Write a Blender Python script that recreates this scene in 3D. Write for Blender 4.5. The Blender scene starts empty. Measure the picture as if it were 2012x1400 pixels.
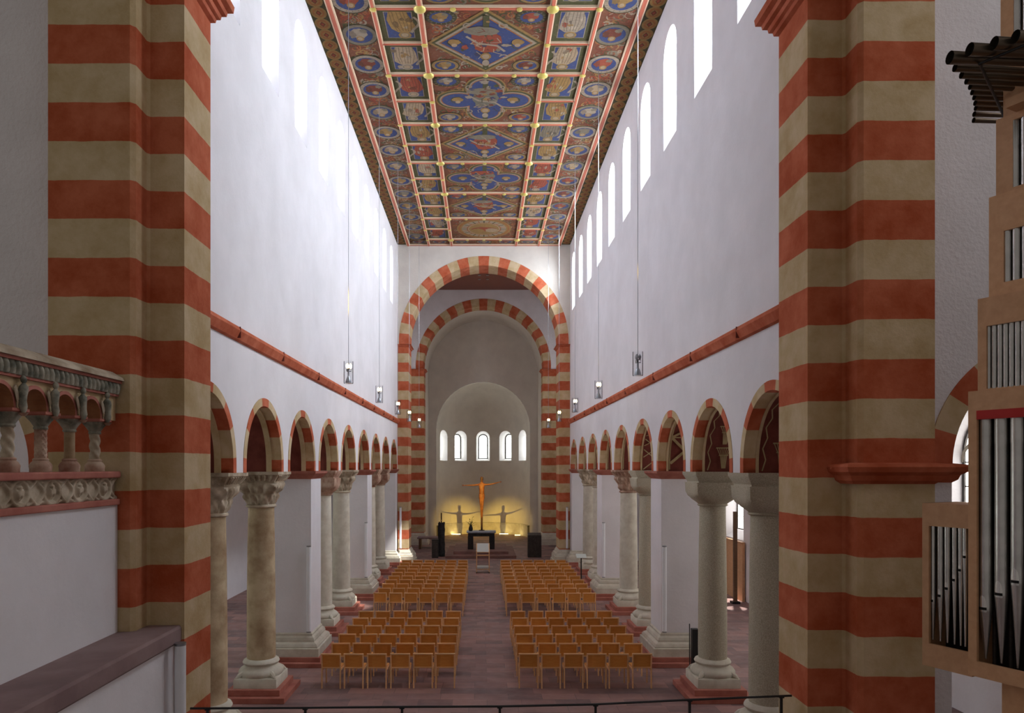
import bpy, bmesh, math, random
from math import sin, cos, pi, radians, atan2, sqrt, hypot
from mathutils import Vector, Matrix
sc = bpy.context.scene
COL = sc.collection
random.seed(7)
FPX = 1416.0; CX = -0.117; EYE = 4.9; VPX, VPY = 946.0, 917.0

# ------------------------------------------------------------------ materials
def newmat(name):
    m = bpy.data.materials.new(name); m.use_nodes = True
    nt = m.node_tree; b = nt.nodes['Principled BSDF']
    return m, nt, b
def ramp2(nt, fac, c0, c1, p0=.35, p1=.65):
    r = nt.nodes.new('ShaderNodeValToRGB')
    r.color_ramp.elements[0].position = p0; r.color_ramp.elements[1].position = p1
    r.color_ramp.elements[0].color = (*c0, 1); r.color_ramp.elements[1].color = (*c1, 1)
    nt.links.new(fac, r.inputs[0]); return r.outputs[0]
def noise(nt, scale, detail=4, vec=None, rough=.6):
    n = nt.nodes.new('ShaderNodeTexNoise'); n.inputs['Scale'].default_value = scale
    n.inputs['Detail'].default_value = detail; n.inputs['Roughness'].default_value = rough
    if vec: nt.links.new(vec, n.inputs['Vector'])
    return n.outputs['Fac']
def geopos(nt): return nt.nodes.new('ShaderNodeNewGeometry').outputs['Position']
def objpos(nt): return nt.nodes.new('ShaderNodeTexCoord').outputs['Object']
def bump(nt, b, h, strength=.3, dist=.01):
    n = nt.nodes.new('ShaderNodeBump'); n.inputs['Strength'].default_value = strength; n.inputs['Distance'].default_value = dist
    nt.links.new(h, n.inputs['Height']); nt.links.new(n.outputs['Normal'], b.inputs['Normal'])
def mixc(nt, fac, a, b, mode='MIX'):
    n = nt.nodes.new('ShaderNodeMix'); n.data_type = 'RGBA'; n.blend_type = mode
    for val, i in ((fac, 0), (a, 6), (b, 7)):
        if hasattr(val, 'is_output'): nt.links.new(val, n.inputs[i])
        elif i == 0: n.inputs[0].default_value = val
        else: n.inputs[i].default_value = (*val, 1)
    return n.outputs[2]
def math_(nt, op, a, b=None):
    n = nt.nodes.new('ShaderNodeMath'); n.operation = op
    for k, v in ((0, a), (1, b)):
        if v is None: continue
        if hasattr(v, 'is_output'): nt.links.new(v, n.inputs[k])
        else: n.inputs[k].default_value = v
    return n.outputs[0]
def mottled(name, c0, c1, scale=3, rough=.85, metal=0, bs=.2, bscale=40, dist=.004):
    m, nt, b = newmat(name); p = geopos(nt)
    nt.links.new(ramp2(nt, noise(nt, scale, 5, p), c0, c1), b.inputs['Base Color'])
    b.inputs['Roughness'].default_value = rough; b.inputs['Metallic'].default_value = metal
    b.inputs['Specular IOR Level'].default_value = .25
    if bs: bump(nt, b, noise(nt, bscale, 3, p), bs, dist)
    return m
def plain(name, c, rough=.5, metal=0, spec=.4):
    m, nt, b = newmat(name); b.inputs['Base Color'].default_value = (*c, 1)
    b.inputs['Roughness'].default_value = rough; b.inputs['Metallic'].default_value = metal
    b.inputs['Specular IOR Level'].default_value = spec
    # faint tone variation
    n = noise(nt, 9, 3, objpos(nt)); 
    nt.links.new(mixc(nt, math_(nt, 'MULTIPLY', n, .22), c, tuple(x*.55 for x in c)), b.inputs['Base Color'])
    return m
def emit(name, c, s):
    m, nt, b = newmat(name); b.inputs['Base Color'].default_value = (*c, 1)
    b.inputs['Emission Color'].default_value = (*c, 1); b.inputs['Emission Strength'].default_value = s
    return m
RED0, RED1 = (.38, .075, .026), (.54, .15, .075)
BEI0, BEI1 = (.46, .335, .17), (.60, .47, .295)
WH0, WH1 = (.74, .715, .725), (.81, .785, .80)
def stripes(name, z0, pitch):
    m, nt, b = newmat(name); p = geopos(nt)
    sp = nt.nodes.new('ShaderNodeSeparateXYZ'); nt.links.new(p, sp.inputs[0])
    wob = math_(nt, 'MULTIPLY', math_(nt, 'SUBTRACT', noise(nt, 2.5, 3, p), .5), .03)
    z = math_(nt, 'ADD', sp.outputs['Z'], wob)
    fr = math_(nt, 'FRACT', math_(nt, 'ADD', math_(nt, 'DIVIDE', math_(nt, 'SUBTRACT', z, z0), pitch), 20.25))
    isred = math_(nt, 'LESS_THAN', fr, .5)
    n1 = noise(nt, 2.2, 6, p, .65)
    red = ramp2(nt, n1, RED0, RED1); bei = ramp2(nt, n1, BEI0, BEI1)
    nt.links.new(mixc(nt, isred, bei, red), b.inputs['Base Color'])
    b.inputs['Roughness'].default_value = .9; b.inputs['Specular IOR Level'].default_value = .15
    h = math_(nt, 'ADD', noise(nt, 30, 4, p), math_(nt, 'MULTIPLY', noise(nt, 4, 3, p), 1.5))
    bump(nt, b, h, .35, .012)
    return m
M = {}
M['str_left'] = stripes('striped_paint_left', 3.48, .911)
M['str_right'] = stripes('striped_paint_right', 2.21, .931)
M['str_far'] = stripes('striped_paint_far', 1.5, .936)
M['red'] = mottled('red_ochre_paint', RED0, RED1, 2.5)
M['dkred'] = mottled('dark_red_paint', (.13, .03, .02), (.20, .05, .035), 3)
M['beige'] = mottled('beige_stone_paint', BEI0, BEI1, 2.5)
M['ornament'] = mottled('yellow_stucco', (.34, .25, .12), (.46, .36, .19), 4)
M['white'] = mottled('white_plaster', WH0, WH1, .8, .9, 0, .3, 14, .012)
M['rough_white'] = mottled('rough_white_plaster', WH0, WH1, 1.2, .9, 0, .55, 16, .03)
M['stone'] = mottled('pale_limestone', (.50, .45, .36), (.62, .58, .48), 4)
M['granite'] = mottled('granite', (.32, .28, .20), (.52, .47, .36), 60, .8)
M['tan'] = mottled('stained_sandstone', (.27, .17, .09), (.55, .44, .28), 1.6, .85, 0, .4, 20, .01)
M['carved'] = mottled('carved_sandstone', (.26, .19, .12), (.58, .50, .38), 2.5, .85, 0, .3, 25, .01)
M['carved_red'] = mottled('reddish_carved_stone', (.26, .12, .08), (.52, .38, .28), 4)
M['pinkstone'] = mottled('mauve_sandstone', (.20, .13, .125), (.29, .20, .19), 1.5, .7)
M['pinkred'] = mottled('dull_red_sandstone', (.17, .085, .07), (.25, .125, .105), 2, .7)
M['apse'] = mottled('warm_apse_plaster', (.66, .615, .55), (.74, .695, .62), 1.0, .9, 0, .4, 14, .012)
M['carved_green'] = mottled('grey_green_carved_stone', (.10, .105, .08), (.36, .335, .26), 7)
M['brick'] = mottled('dull_orange_paint', (.26, .10, .04), (.36, .16, .07), 5)
M['redstep'] = mottled('red_sandstone', (.33, .105, .075), (.44, .17, .125), 2.5, .75)
M['black'] = plain('black_metal', (.015, .015, .016), .45)
M['blackwood'] = mottled('charred_black_wood', (.012, .011, .012), (.03, .03, .03), 12, .6)
M['bronze'] = mottled('dark_bronze', (.03, .025, .022), (.06, .05, .045), 10, .5)
M['greystone'] = mottled('blue_grey_slab', (.32, .34, .40), (.42, .44, .50), 6, .35)
M['tube'] = plain('white_enamel_tube', (.88, .90, .93), .3)
M['steel'] = plain('grey_steel', (.35, .36, .38), .3, .8)
M['gold'] = plain('gilded_boss', (.62, .50, .13), .35, .35)
M['batten_red'] = plain('batten_red', (.42, .10, .05), .6)
M['batten_cream'] = plain('batten_cream', (.72, .56, .38), .6)
M['paper'] = plain('pale_panel', (.60, .64, .60), .6)
M['leaf'] = plain('leaf_green', (.05, .07, .04), .6)
M['crucifix'] = mottled('orange_brown_carved_wood', (.10, .03, .010), (.17, .058, .018), 6, .55)
M['darkpole'] = mottled('dark_brown_carved_wood', (.05, .022, .014), (.09, .04, .024), 6, .55)
M['lip'] = plain('polished_tin', (.85, .84, .80), .2, .85)
M['trumpet'] = plain('dark_bronze_pipe', (.16, .125, .09), .35, .85)
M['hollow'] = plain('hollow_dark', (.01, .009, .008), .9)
M['redlip'] = plain('bright_red_rail', (.45, .012, .008), .5)
M['copper'] = plain('brass', (.5, .35, .15), .35, .8)

def wood(name, c0, c1, sx=(1, 1, 12), rough=.45):
    m, nt, b = newmat(name); o = objpos(nt)
    mp = nt.nodes.new('ShaderNodeMapping'); mp.inputs['Scale'].default_value = sx; nt.links.new(o, mp.inputs[0])
    n = noise(nt, 6, 4, mp.outputs[0])
    oi = nt.nodes.new('ShaderNodeObjectInfo').outputs['Random']
    base = ramp2(nt, n, c0, c1, .3, .7)
    hs = nt.nodes.new('ShaderNodeHueSaturation'); nt.links.new(base, hs.inputs['Color'])
    nt.links.new(math_(nt, 'ADD', math_(nt, 'MULTIPLY', oi, .22), .89), hs.inputs['Value'])
    nt.links.new(hs.outputs[0], b.inputs['Base Color']); b.inputs['Roughness'].default_value = rough
    b.inputs['Specular IOR Level'].default_value = .3
    return m
M['beech'] = wood('light_beech', (.72, .40, .18), (.82, .52, .27))
M['backpanel'] = wood('orange_brown_panel', (.60, .225, .042), (.70, .31, .07))
M['organ'] = wood('organ_case_wood', (.52, .29, .15), (.62, .36, .20), (2, 2, 2), .5)
M['darkwood'] = wood('dark_wood', (.10, .05, .025), (.16, .085, .045))
M['ceilwood'] = wood('red_brown_planks', (.16, .045, .022), (.21, .06, .03), (12, 1, 1))
M['boards'] = wood('ceiling_boards', (.22, .08, .05), (.30, .12, .07), (8, 1, 1))
def pipes():
    m, nt, b = newmat('tin_pipe'); b.inputs['Metallic'].default_value = .9
    n = noise(nt, 5, 3, objpos(nt)); nt.links.new(ramp2(nt, n, (.50, .49, .47), (.62, .60, .58)), b.inputs['Base Color'])
    b.inputs['Roughness'].default_value = .27; return m
M['tin'] = pipes()
def floor_mat():
    m, nt, b = newmat('red_sandstone_flags'); p = geopos(nt)
    br = nt.nodes.new('ShaderNodeTexBrick'); nt.links.new(p, br.inputs['Vector'])
    br.inputs['Scale'].default_value = 1; br.inputs['Brick Width'].default_value = .72; br.inputs['Row Height'].default_value = .40
    br.inputs['Mortar Size'].default_value = .006; br.inputs['Bias'].default_value = 0
    br.offset_frequency = 2; br.offset = .37; br.squash = 1.4; br.squash_frequency = 3
    br.inputs['Color1'].default_value = (.12, .078, .078, 1); br.inputs['Color2'].default_value = (.37, .205, .175, 1)
    br.inputs['Mortar'].default_value = (.13, .085, .08, 1)
    mp = nt.nodes.new('ShaderNodeMapping'); mp.inputs['Scale'].default_value = (.55, 1.6, 1); nt.links.new(p, mp.inputs[0])
    n2 = noise(nt, 1.3, 4, mp.outputs[0])
    c = mixc(nt, .35, br.outputs['Color'], ramp2(nt, n2, (.12, .09, .095), (.33, .185, .165)))
    nt.links.new(c, b.inputs['Base Color'])
    nt.links.new(ramp2(nt, noise(nt, 3, 4, p), (.48,)*3, (.7,)*3), b.inputs['Roughness'])
    b.inputs['Specular IOR Level'].default_value = .3
    bump(nt, b, math_(nt, 'ADD', br.outputs['Fac'], math_(nt, 'MULTIPLY', noise(nt, 12, 3, p), -.6)), -.25, .006)
    return m
M['floor'] = floor_mat()
def paint_mat():
    m, nt, b = newmat('ceiling_paint'); p = geopos(nt)
    a = nt.nodes.new('ShaderNodeAttribute'); a.attribute_name = 'Col'
    mp = nt.nodes.new('ShaderNodeMapping'); mp.inputs['Scale'].default_value = (2.2, 9, 1); nt.links.new(p, mp.inputs[0])
    n = noise(nt, 4, 5, mp.outputs[0], .7); n2 = noise(nt, 14, 4, p, .7)
    c = mixc(nt, math_(nt, 'MULTIPLY', n, .95), a.outputs['Color'], (.08, .05, .03))
    lt = nt.nodes.new('ShaderNodeMapRange'); nt.links.new(n2, lt.inputs[0]); lt.inputs[1].default_value = .55; lt.inputs[2].default_value = .8
    lt.inputs[4].default_value = .3
    c = mixc(nt, lt.outputs[0], c, (.40, .27, .17))
    c = mixc(nt, 1.0, c, (.70, .64, .60), 'MULTIPLY')
    nt.links.new(c, b.inputs['Base Color']); b.inputs['Roughness'].default_value = .75; b.inputs['Specular IOR Level'].default_value = .15
    return m
M['paint'] = paint_mat()
def glass():
    m, nt, b = newmat('clear_lamp_glass'); nt.nodes.remove(b)
    t = nt.nodes.new('ShaderNodeBsdfTransparent'); g = nt.nodes.new('ShaderNodeBsdfGlossy'); g.inputs['Roughness'].default_value = .08
    f = nt.nodes.new('ShaderNodeFresnel'); f.inputs['IOR'].default_value = 1.15
    mx = nt.nodes.new('ShaderNodeMixShader'); out = nt.nodes['Material Output']
    t.inputs[0].default_value = (.93, .94, .95, 1)
    nt.links.new(f.outputs[0], mx.inputs[0]); nt.links.new(t.outputs[0], mx.inputs[1]); nt.links.new(g.outputs[0], mx.inputs[2])
    nt.links.new(mx.outputs[0], out.inputs['Surface']); return m
M['glass'] = glass()
def pane_mat(name, c, s, grid=None):
    return emit(name, c, s)
M['pane_south'] = emit('daylight_pane_south', (.82, .90, 1), 62)
M['pane_north'] = emit('daylight_pane_north', (.80, .87, 1), 15)
M['pane_apse'] = emit('daylight_pane_apse', (.95, 1, .93), 6.0)
M['pane_aisle'] = emit('daylight_pane_aisle', (1, .98, .95), 5.5)
M['pane_aisle_north'] = emit('daylight_pane_aisle_north', (.92, 1, .95), 3.5)
M['pane_transept'] = emit('daylight_pane_transept', (.97, .96, 1), 9.0)
M['pane_crossing'] = emit('daylight_pane_crossing', (.97, .97, 1), 3.0)
M['bulb'] = emit('lit_bulb', (1, .72, .36), 11)
M['uplight'] = emit('floor_lamp_lens', (1, .8, .35), 12)

# ------------------------------------------------------------------ mesh helpers
class MB:
    def __init__(s): s.v = []; s.f = []; s.m = []; s.c = []; s.mats = []
    def mi(s, m):
        if m not in s.mats: s.mats.append(m)
        return s.mats.index(m)
    def face(s, pts, mat, col=None):
        i = len(s.v); s.v += [tuple(p) for p in pts]
        s.f.append(tuple(range(i, i+len(pts)))); s.m.append(s.mi(mat)); s.c.append(col)
    def grid(s, rows, mat, cu=False, cv=False):
        """rows: list of rings (lists of points)"""
        i = len(s.v); n = len(rows[0]); R = len(rows); k = s.mi(mat)
        for r in rows: s.v += [tuple(p) for p in r]
        for a in range(R if cv else R-1):
            for b in range(n if cu else n-1):
                a2 = (a+1) % R; b2 = (b+1) % n
                s.f.append((i+a*n+b, i+a*n+b2, i+a2*n+b2, i+a2*n+b)); s.m.append(k); s.c.append(None)
        return i
    def cap(s, i, n, mat, rev=False):
        t = tuple(range(i, i+n)); s.f.append(t[::-1] if rev else t); s.m.append(s.mi(mat)); s.c.append(None)
    def loft(s, rows, mat, caps=True):
        i = s.grid(rows, mat, cu=True); n = len(rows[0])
        if caps: s.cap(i, n, mat, True); s.cap(i+(len(rows)-1)*n, n, mat)
    def box(s, x0, x1, y0, y1, z0, z1, mat):
        s.loft([[(x0, y0, z), (x1, y0, z), (x1, y1, z), (x0, y1, z)] for z in (z0, z1)], mat)
    def lathe(s, prof, mat, c=(0, 0, 0), n=24, caps=True):
        s.loft([[(c[0]+r*cos(2*pi*k/n), c[1]+r*sin(2*pi*k/n), c[2]+z) for k in range(n)] for r, z in prof], mat, caps)
    def tube(s, path, r, mat, n=8, caps=True):
        rows = []; P = [Vector(p) for p in path]
        for i, p in enumerate(P):
            t = (P[min(i+1, len(P)-1)]-P[max(i-1, 0)]).normalized()
            a = t.cross(Vector((0, 0, 1)))
            if a.length < .01: a = t.cross(Vector((1, 0, 0)))
            a.normalize(); b = t.cross(a); rr = r[i] if isinstance(r, (list, tuple)) else r
            rows.append([p+a*rr*cos(2*pi*k/n)+b*rr*sin(2*pi*k/n) for k in range(n)])
        s.loft(rows, mat, caps)
    def prism(s, poly, z0, z1, mat):
        s.loft([[(x, y, z) for x, y in poly] for z in (z0, z1)], mat)
    def build(s, name, parent=None, smooth=None, kind=None, bevel=0):
        me = bpy.data.meshes.new(name); me.from_pydata(s.v, [], s.f)
        for m in s.mats: me.materials.append(m)
        me.polygons.foreach_set('material_index', s.m)
        if any(c is not None for c in s.c):
            at = me.color_attributes.new('Col', 'FLOAT_COLOR', 'CORNER'); dat = []
            for f, c in zip(s.f, s.c):
                c = c or (.5, .5, .5)
                dat += [c[0], c[1], c[2], 1.0]*len(f)
            at.data.foreach_set('color', dat)
        bm = bmesh.new(); bm.from_mesh(me); bmesh.ops.remove_doubles(bm, verts=bm.verts, dist=1e-5) if not any(s.c) else None
        bmesh.ops.recalc_face_normals(bm, faces=bm.faces) if not any(s.c) else None
        bm.to_mesh(me); bm.free()
        if smooth:
            me.shade_smooth(); me.set_sharp_from_angle(angle=radians(smooth))
        o = bpy.data.objects.new(name, me); COL.objects.link(o)
        if parent: o.parent = parent
        if kind: o['kind'] = kind
        if bevel:
            bv = o.modifiers.new('bevel', 'BEVEL'); bv.width = bevel; bv.segments = 2; bv.limit_method = 'ANGLE'
        return o
def thing(name, label, cat, loc=(0, 0, 0), rotz=0, group=None):
    o = bpy.data.objects.new(name, None); COL.objects.link(o); o.empty_display_size = .1
    o.location = loc; o.rotation_euler = (0, 0, rotz); o['label'] = label; o['category'] = cat
    if group: o['group'] = group
    return o
def tag(o, label, cat, group=None):
    o['label'] = label; o['category'] = cat
    if group: o['group'] = group
    return o
def copy_tree(o, parent=None):
    c = o.copy(); COL.objects.link(c); c.parent = parent
    for ch in list(o.children):
        copy_tree(ch, c)
    return c
def superell(h, e, n=32, z=0, rot=0):
    out = []
    for k in range(n):
        a = 2*pi*k/n+rot; ca, sa = cos(a), sin(a)
        r = h/((abs(ca)**e+abs(sa)**e)**(1/e)); out.append((r*ca, r*sa, z))
    return out

# holes: arch-shaped opening in a rectangle -----------------------------------
def hole_rays(rect, c, zc, r, zb, opened, step=6):
    a0, a1, b0, b1 = rect
    angs = set()
    if opened: st = atan2(zb-zc, r); en = pi-st
    else: st, en = -pi, pi
    k = st
    n = max(8, int((en-st)/radians(step)))
    for i in range(n+1): angs.add(round(st+(en-st)*i/n, 6))
    for (x, z) in ((a0, b0), (a1, b0), (a0, b1), (a1, b1), (c-r, zb), (c+r, zb), (c-r, zc), (c+r, zc)):
        t = atan2(z-zc, x-c)
        if opened and t < -pi/2: t += 2*pi
        if st-1e-6 <= t <= en+1e-6: angs.add(round(t, 6))
    L = sorted(angs); inn, out = [], []
    for t in L:
        dx, dz = cos(t), sin(t)
        if dz >= -1e-9: q = r
        else:
            q = min(r/abs(dx) if abs(dx) > 1e-9 else 1e9, (zc-zb)/abs(dz))
        inn.append((c+q*dx, zc+q*dz))
        ts = []
        if dx > 1e-9: ts.append((a1-c)/dx)
        if dx < -1e-9: ts.append((a0-c)/dx)
        if dz > 1e-9: ts.append((b1-zc)/dz)
        if dz < -1e-9: ts.append((b0-zc)/dz)
        q2 = min(ts); out.append((c+q2*dx, zc+q2*dz))
    return inn, out
def panel_hole(mb, rect, c, zc, r, zb, opened, f, mat, step=6):
    inn, out = hole_rays(rect, c, zc, r, zb, opened, step)
    mb.grid([[f(*p) for p in inn], [f(*p) for p in out]], mat)
def arch_line(c, zc, r, zb, n=20, closed=False):
    pts = [(c+r, zb)]+[(c+r*cos(pi*k/n), zc+r*sin(pi*k/n)) for k in range(n+1)]+[(c-r, zb)]
    return pts
def sweep(mb, path, prof, mat, closed=False):
    """path: 2d plan polyline (left side = outward), prof: list of (out, z)"""
    P = [Vector(p) for p in path]; n = len(P); offs = []
    for i in range(n):
        d0 = (P[i]-P[i-1]).normalized() if i > 0 or closed else (P[1]-P[0]).normalized()
        d1 = (P[(i+1) % n]-P[i]).normalized() if i < n-1 or closed else d0
        n0 = Vector((-d0.y, d0.x)); n1 = Vector((-d1.y, d1.x)); b = (n0+n1)
        b = b/max(b.dot(n0), .2) if b.length > .01 else n0
        offs.append(b)
    rows = [[(P[i].x+offs[i].x*o, P[i].y+offs[i].y*o, z) for i in range(n)] for o, z in prof]
    mb.grid(rows, mat, cu=closed)

# ------------------------------------------------------------------ camera
cam = bpy.data.cameras.new('camera'); co = bpy.data.objects.new('camera', cam); COL.objects.link(co)
co.location = (CX, 0, EYE); co.rotation_euler = (pi/2, 0, 0)
cam.sensor_width = 36; cam.sensor_fit = 'HORIZONTAL'; cam.lens = FPX/2012*36
cam.shift_x = (1006-VPX)/2012; cam.shift_y = (VPY-700)/2012
cam.clip_start = .05; cam.clip_end = 200
sc.camera = co

# ------------------------------------------------------------------ layout numbers
W = 4.35; TH = 1.05; Y0, Y1 = 9.65, 36.3; CEIL = 16.1; PIT = (Y1-Y0)/9
ARC = [Y0+PIT*(k+.5) for k in range(9)]
SUP = [Y0+PIT*k for k in range(1, 9)]
ORD = ['first', 'second', 'third', 'fourth', 'fifth', 'sixth', 'seventh', 'eighth', 'ninth', 'tenth', 'eleventh', 'twelfth', 'thirteenth', 'fourteenth', 'fifteenth', 'sixteenth']
AR, AZC, AZ0 = 1.14, 4.95, 4.80     # arcade arches
BAND = .15

# ------------------------------------------------------------------ setting: floors
mb = MB(); mb.face([(-10, -5, 0), (10, -5, 0), (10, 54, 0), (-10, 54, 0)], M['floor'])
mb.build('floor', kind='structure')
mb = MB(); mb.box(-6.2, 6.2, -4, 8.40, .02, 1.0, M['pinkstone']); mb.box(-3.78, 3.78, 8.40, 9.0, .02, 1.0, M['pinkstone']); mb.build('floor_choir', kind='structure')

# ------------------------------------------------------------------ nave walls
WINY = {1: [12.0+2.55*k for k in range(10)], -1: [12.05+2.43*k for k in range(10)]}
wcount = [0]
def window(front, back, mat, f_in, frame=.05, bars=True, name=None):
    """pane polygon at the back of a reveal; f_in(a,b,d) maps to world, d = distance in front of the pane"""
    wcount[0] += 1
    c, zc, r, zb = back
    pts = arch_line(c, zc, r, zb, 16)
    fr = MB()
    inn = arch_line(c, zc, r-frame, zb+frame, 16)
    for d in (.04,):
        fr.grid([[f_in(*p, .0) for p in pts], [f_in(*p, d) for p in pts], [f_in(*p, d) for p in inn], [f_in(*p, 0) for p in inn]], M['bronze'])
        fr.face([f_in(c-r, zb, d), f_in(c+r, zb, d), f_in(c+r-frame, zb+frame, d), f_in(c-r+frame, zb+frame, d)], M['bronze'])
    if bars:
        for z in [zb+.5*k for k in range(1, int((zc-zb)/.5)+1)]:
            fr.face([f_in(c-r, z-.012, .01), f_in(c+r, z-.012, .01), f_in(c+r, z+.012, .01), f_in(c-r, z+.012, .01)], M['bronze'])
        fr.face([f_in(c-.012, zb, .012), f_in(c+.012, zb, .012), f_in(c+.012, zc+r, .012), f_in(c-.012, zc+r, .012)], M['bronze'])
    if r > .7 and zb < 3:
        fr.grid([[f_in(c+x, z, .05) for z in (zb, zc-.2)] for x in (-.04, .04)], M['stone'])
        for sx in (-1, 1):
            cc_ = c+sx*r/2; q = r/2
            fr.grid([[f_in(cc_+(q-.05)*cos(a), zc-.2+(q-.05)*sin(a), .05) for a in [pi*i/12 for i in range(13)]], [f_in(cc_+(q+.04)*cos(a), zc-.2+(q+.04)*sin(a), .05) for a in [pi*i/12 for i in range(13)]]], M['stone'])
        fr.grid([[f_in(c+.20*cos(a), zc+.42+.20*sin(a), .05) for a in [2*pi*i/16 for i in range(17)]], [f_in(c+.28*cos(a), zc+.42+.28*sin(a), .05) for a in [2*pi*i/16 for i in range(17)]]], M['stone'])
    o = fr.build('window_%d' % wcount[0], kind='structure')
    pm = MB(); pm.face([f_in(*p, 0) for p in pts], mat); pm.build('pane', o)
    return o
def voussoir_mat(t):
    """t: angle from crown in degrees"""
    t = abs(t)
    for lim, m in ((10, 'red'), (37, 'beige'), (60, 'red'), (85, 'beige'), (181, 'red')):
        if t < lim: return M[m]
VB = [0, 10, 37, 60, 85, 97.6]
def nave_wall(s):
    nm = 'left' if s < 0 else 'right'
    mb = MB(); X = s*W; XB = s*(W+TH)
    F = lambda a, b: (X, a, b); B = lambda a, b: (XB, a, b)
    for y in ARC:
        rect = (y-PIT/2, y+PIT/2, AZ0, 7.1)
        panel_hole(mb, rect, y, AZC, AR, AZ0, True, F, M['white'])
        panel_hole(mb, rect, y, AZC, AR, AZ0, True, B, M['white'])
    mb.face([F(Y0, 7.1), F(Y1, 7.1), F(Y1, 7.3), F(Y0, 7.3)], M['white'])
    ys = WINY[s]; edges = [Y0]+[(ys[i]+ys[i+1])/2 for i in range(9)]+[Y1]
    for i, y in enumerate(ys):
        front = (y, 14.72, .58, 12.62); back = (y, 14.85, .42, 13.3)
        panel_hole(mb, (edges[i], edges[i+1], 7.3, CEIL), y, front[1], front[2], front[3], False, F, M['white'])
        XP = s*(W+.72)
        a = arch_line(*front, 16); b = arch_line(*back, 16)
        mb.grid([[F(*p) for p in a], [(XP, *p) for p in b]], M['white'])
        mb.face([F(*a[0]), F(*a[-1]), (XP, *b[-1]), (XP, *b[0])], M['white'])
        window(front, back, M['pane_south' if s > 0 else 'pane_north'], lambda a_, b_, d, XP=XP, s=s: (XP-s*d, a_, b_))
    # underside of the wall between arches is carried by imposts
    for k in range(10):
        ya = Y0+PIT*k; mb.face([(X, ya-.34, AZ0), (X, ya+.34, AZ0), (XB, ya+.34, AZ0), (XB, ya-.34, AZ0)], M['white'])
    wall = mb.build('wall_'+nm, kind='structure')
    # arch bands
    for k, y in enumerate(ARC):
        ab = MB(); D1 = .21
        segs = []
        for sg in (1, -1):
            for i in range(len(VB)-1):
                segs.append((sg*VB[i], sg*VB[i+1]))
        def ap(t, r, d):
            # t degrees from crown; below springing go straight down
            if abs(t) <= 90: return (X-s*.012+s*d, y+r*sin(radians(t)), AZC+r*cos(radians(t)))
            q = (abs(t)-90)/7.6*(AZC-AZ0)
            return (X-s*.012+s*d, y+math.copysign(r, t), AZC-q)
        def steps(t0, t1):
            n = max(2, int(abs(t1-t0)/4)); L = [t0+(t1-t0)*i/n for i in range(n+1)]
            return L
        for t0, t1 in segs:
            m = voussoir_mat((t0+t1)/2); L = steps(t0, t1)
            ab.grid([[ap(t, AR+BAND, .012) for t in L], [ap(t, AR+BAND, 0) for t in L], [ap(t, AR-.004, 0) for t in L], [ap(t, AR-.004, D1) for t in L]], m)
        L = steps(-97.6, 97.6)
        if s < 0:
            ab.grid([[ap(t, AR-.004, D1) for t in L], [ap(t, AR-.03, D1) for t in L], [ap(t, AR-.03, D1+.11) for t in L], [ap(t, AR+.01, D1+.11) for t in L]], M['beige'])
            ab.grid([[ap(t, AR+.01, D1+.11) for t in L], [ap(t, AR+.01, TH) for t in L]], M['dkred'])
        else:
            ab.grid([[ap(t, AR-.004, D1) for t in L], [ap(t, AR-.02, D1) for t in L], [ap(t, AR-.02, D1+.05) for t in L], [ap(t, AR+.012, D1+.05) for t in L]], M['beige'])
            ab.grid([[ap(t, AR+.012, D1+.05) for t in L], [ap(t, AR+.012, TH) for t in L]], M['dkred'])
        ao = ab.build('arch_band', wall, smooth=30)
        if s > 0:
            om = MB(); d0, d1 = D1+.08, TH-.03; mid = (d0+d1)/2
            Q = lambda t, d: ap(t, AR-.006, d)
            def stroke(pts, w, wa):
                """pts: (t deg, depth)"""
                for (ta, da), (tb, db) in zip(pts, pts[1:]):
                    va = (radians(tb-ta)*AR, db-da); ln = hypot(*va) or 1
                    nx, ny = -va[1]/ln*w/2, va[0]/ln*w/2
                    tx = math.degrees(nx/AR)
                    c = [Q(ta+tx, da+ny), Q(tb+tx, db+ny), Q(tb-tx, db-ny), Q(ta-tx, da-ny)]
                    om.face(c, M['ornament'])
            if k in (0, 1):
                for dd in (d0+.03, d1-.05):
                    z = [(-96+9.6*i, dd+(.06 if i % 2 else -.0)) for i in range(21)]; stroke(z, .022, 0)
                for i in range(6):
                    for sgn in (-1, 1):
                        b0 = sgn*(94-26*min(i, 2.6)) if i < 3 else None
                        if b0 is None: continue
                        for j in range(-3, 4): stroke([(b0, mid+j*.012), (b0-sgn*13, mid+j*.022), (b0-sgn*22, mid+j*.05)], .014, 0)
                        stroke([(b0-sgn*14, mid-.10), (b0-sgn*14, mid+.10)], .02, 0); stroke([(b0-sgn*22, mid-.17), (b0-sgn*22, mid+.17)], .025, 0)
            elif k == 2:
                for t0 in range(-90, 80, 36):
                    stroke([(t0, d0+.02), (t0+34, d1-.02)], .07, 0); stroke([(t0, d1-.02), (t0+34, d0+.02)], .07, 0); stroke([(t0-1, d0), (t0-1, d1)], .03, 0)
                for dd in (d0, d1): stroke([(-96+8*i, dd) for i in range(25)], .035, 0)
            elif k == 3:
                for t0 in range(-96, 84, 18):
                    stroke([(t0, d0), (t0+30, d1)], .03, 0); stroke([(t0, d1), (t0+30, d0)], .03, 0)
            else:
                for t0 in range(-80, 90, 32):
                    sp = [(t0+math.degrees((.05+.018*i)*sin(i*.6)/AR), mid+(.05+.018*i)*cos(i*.6)) for i in range(14)]; stroke(sp, .03, 0)
                for dd in (d0, d1): stroke([(-96+8*i, dd) for i in range(25)], .03, 0)
            om.build('stucco_ornament', ao)
    # string course
    st = MB()
    path = [(X, Y0), (X, Y1)] if s > 0 else [(X, Y1), (X, Y0)]
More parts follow.
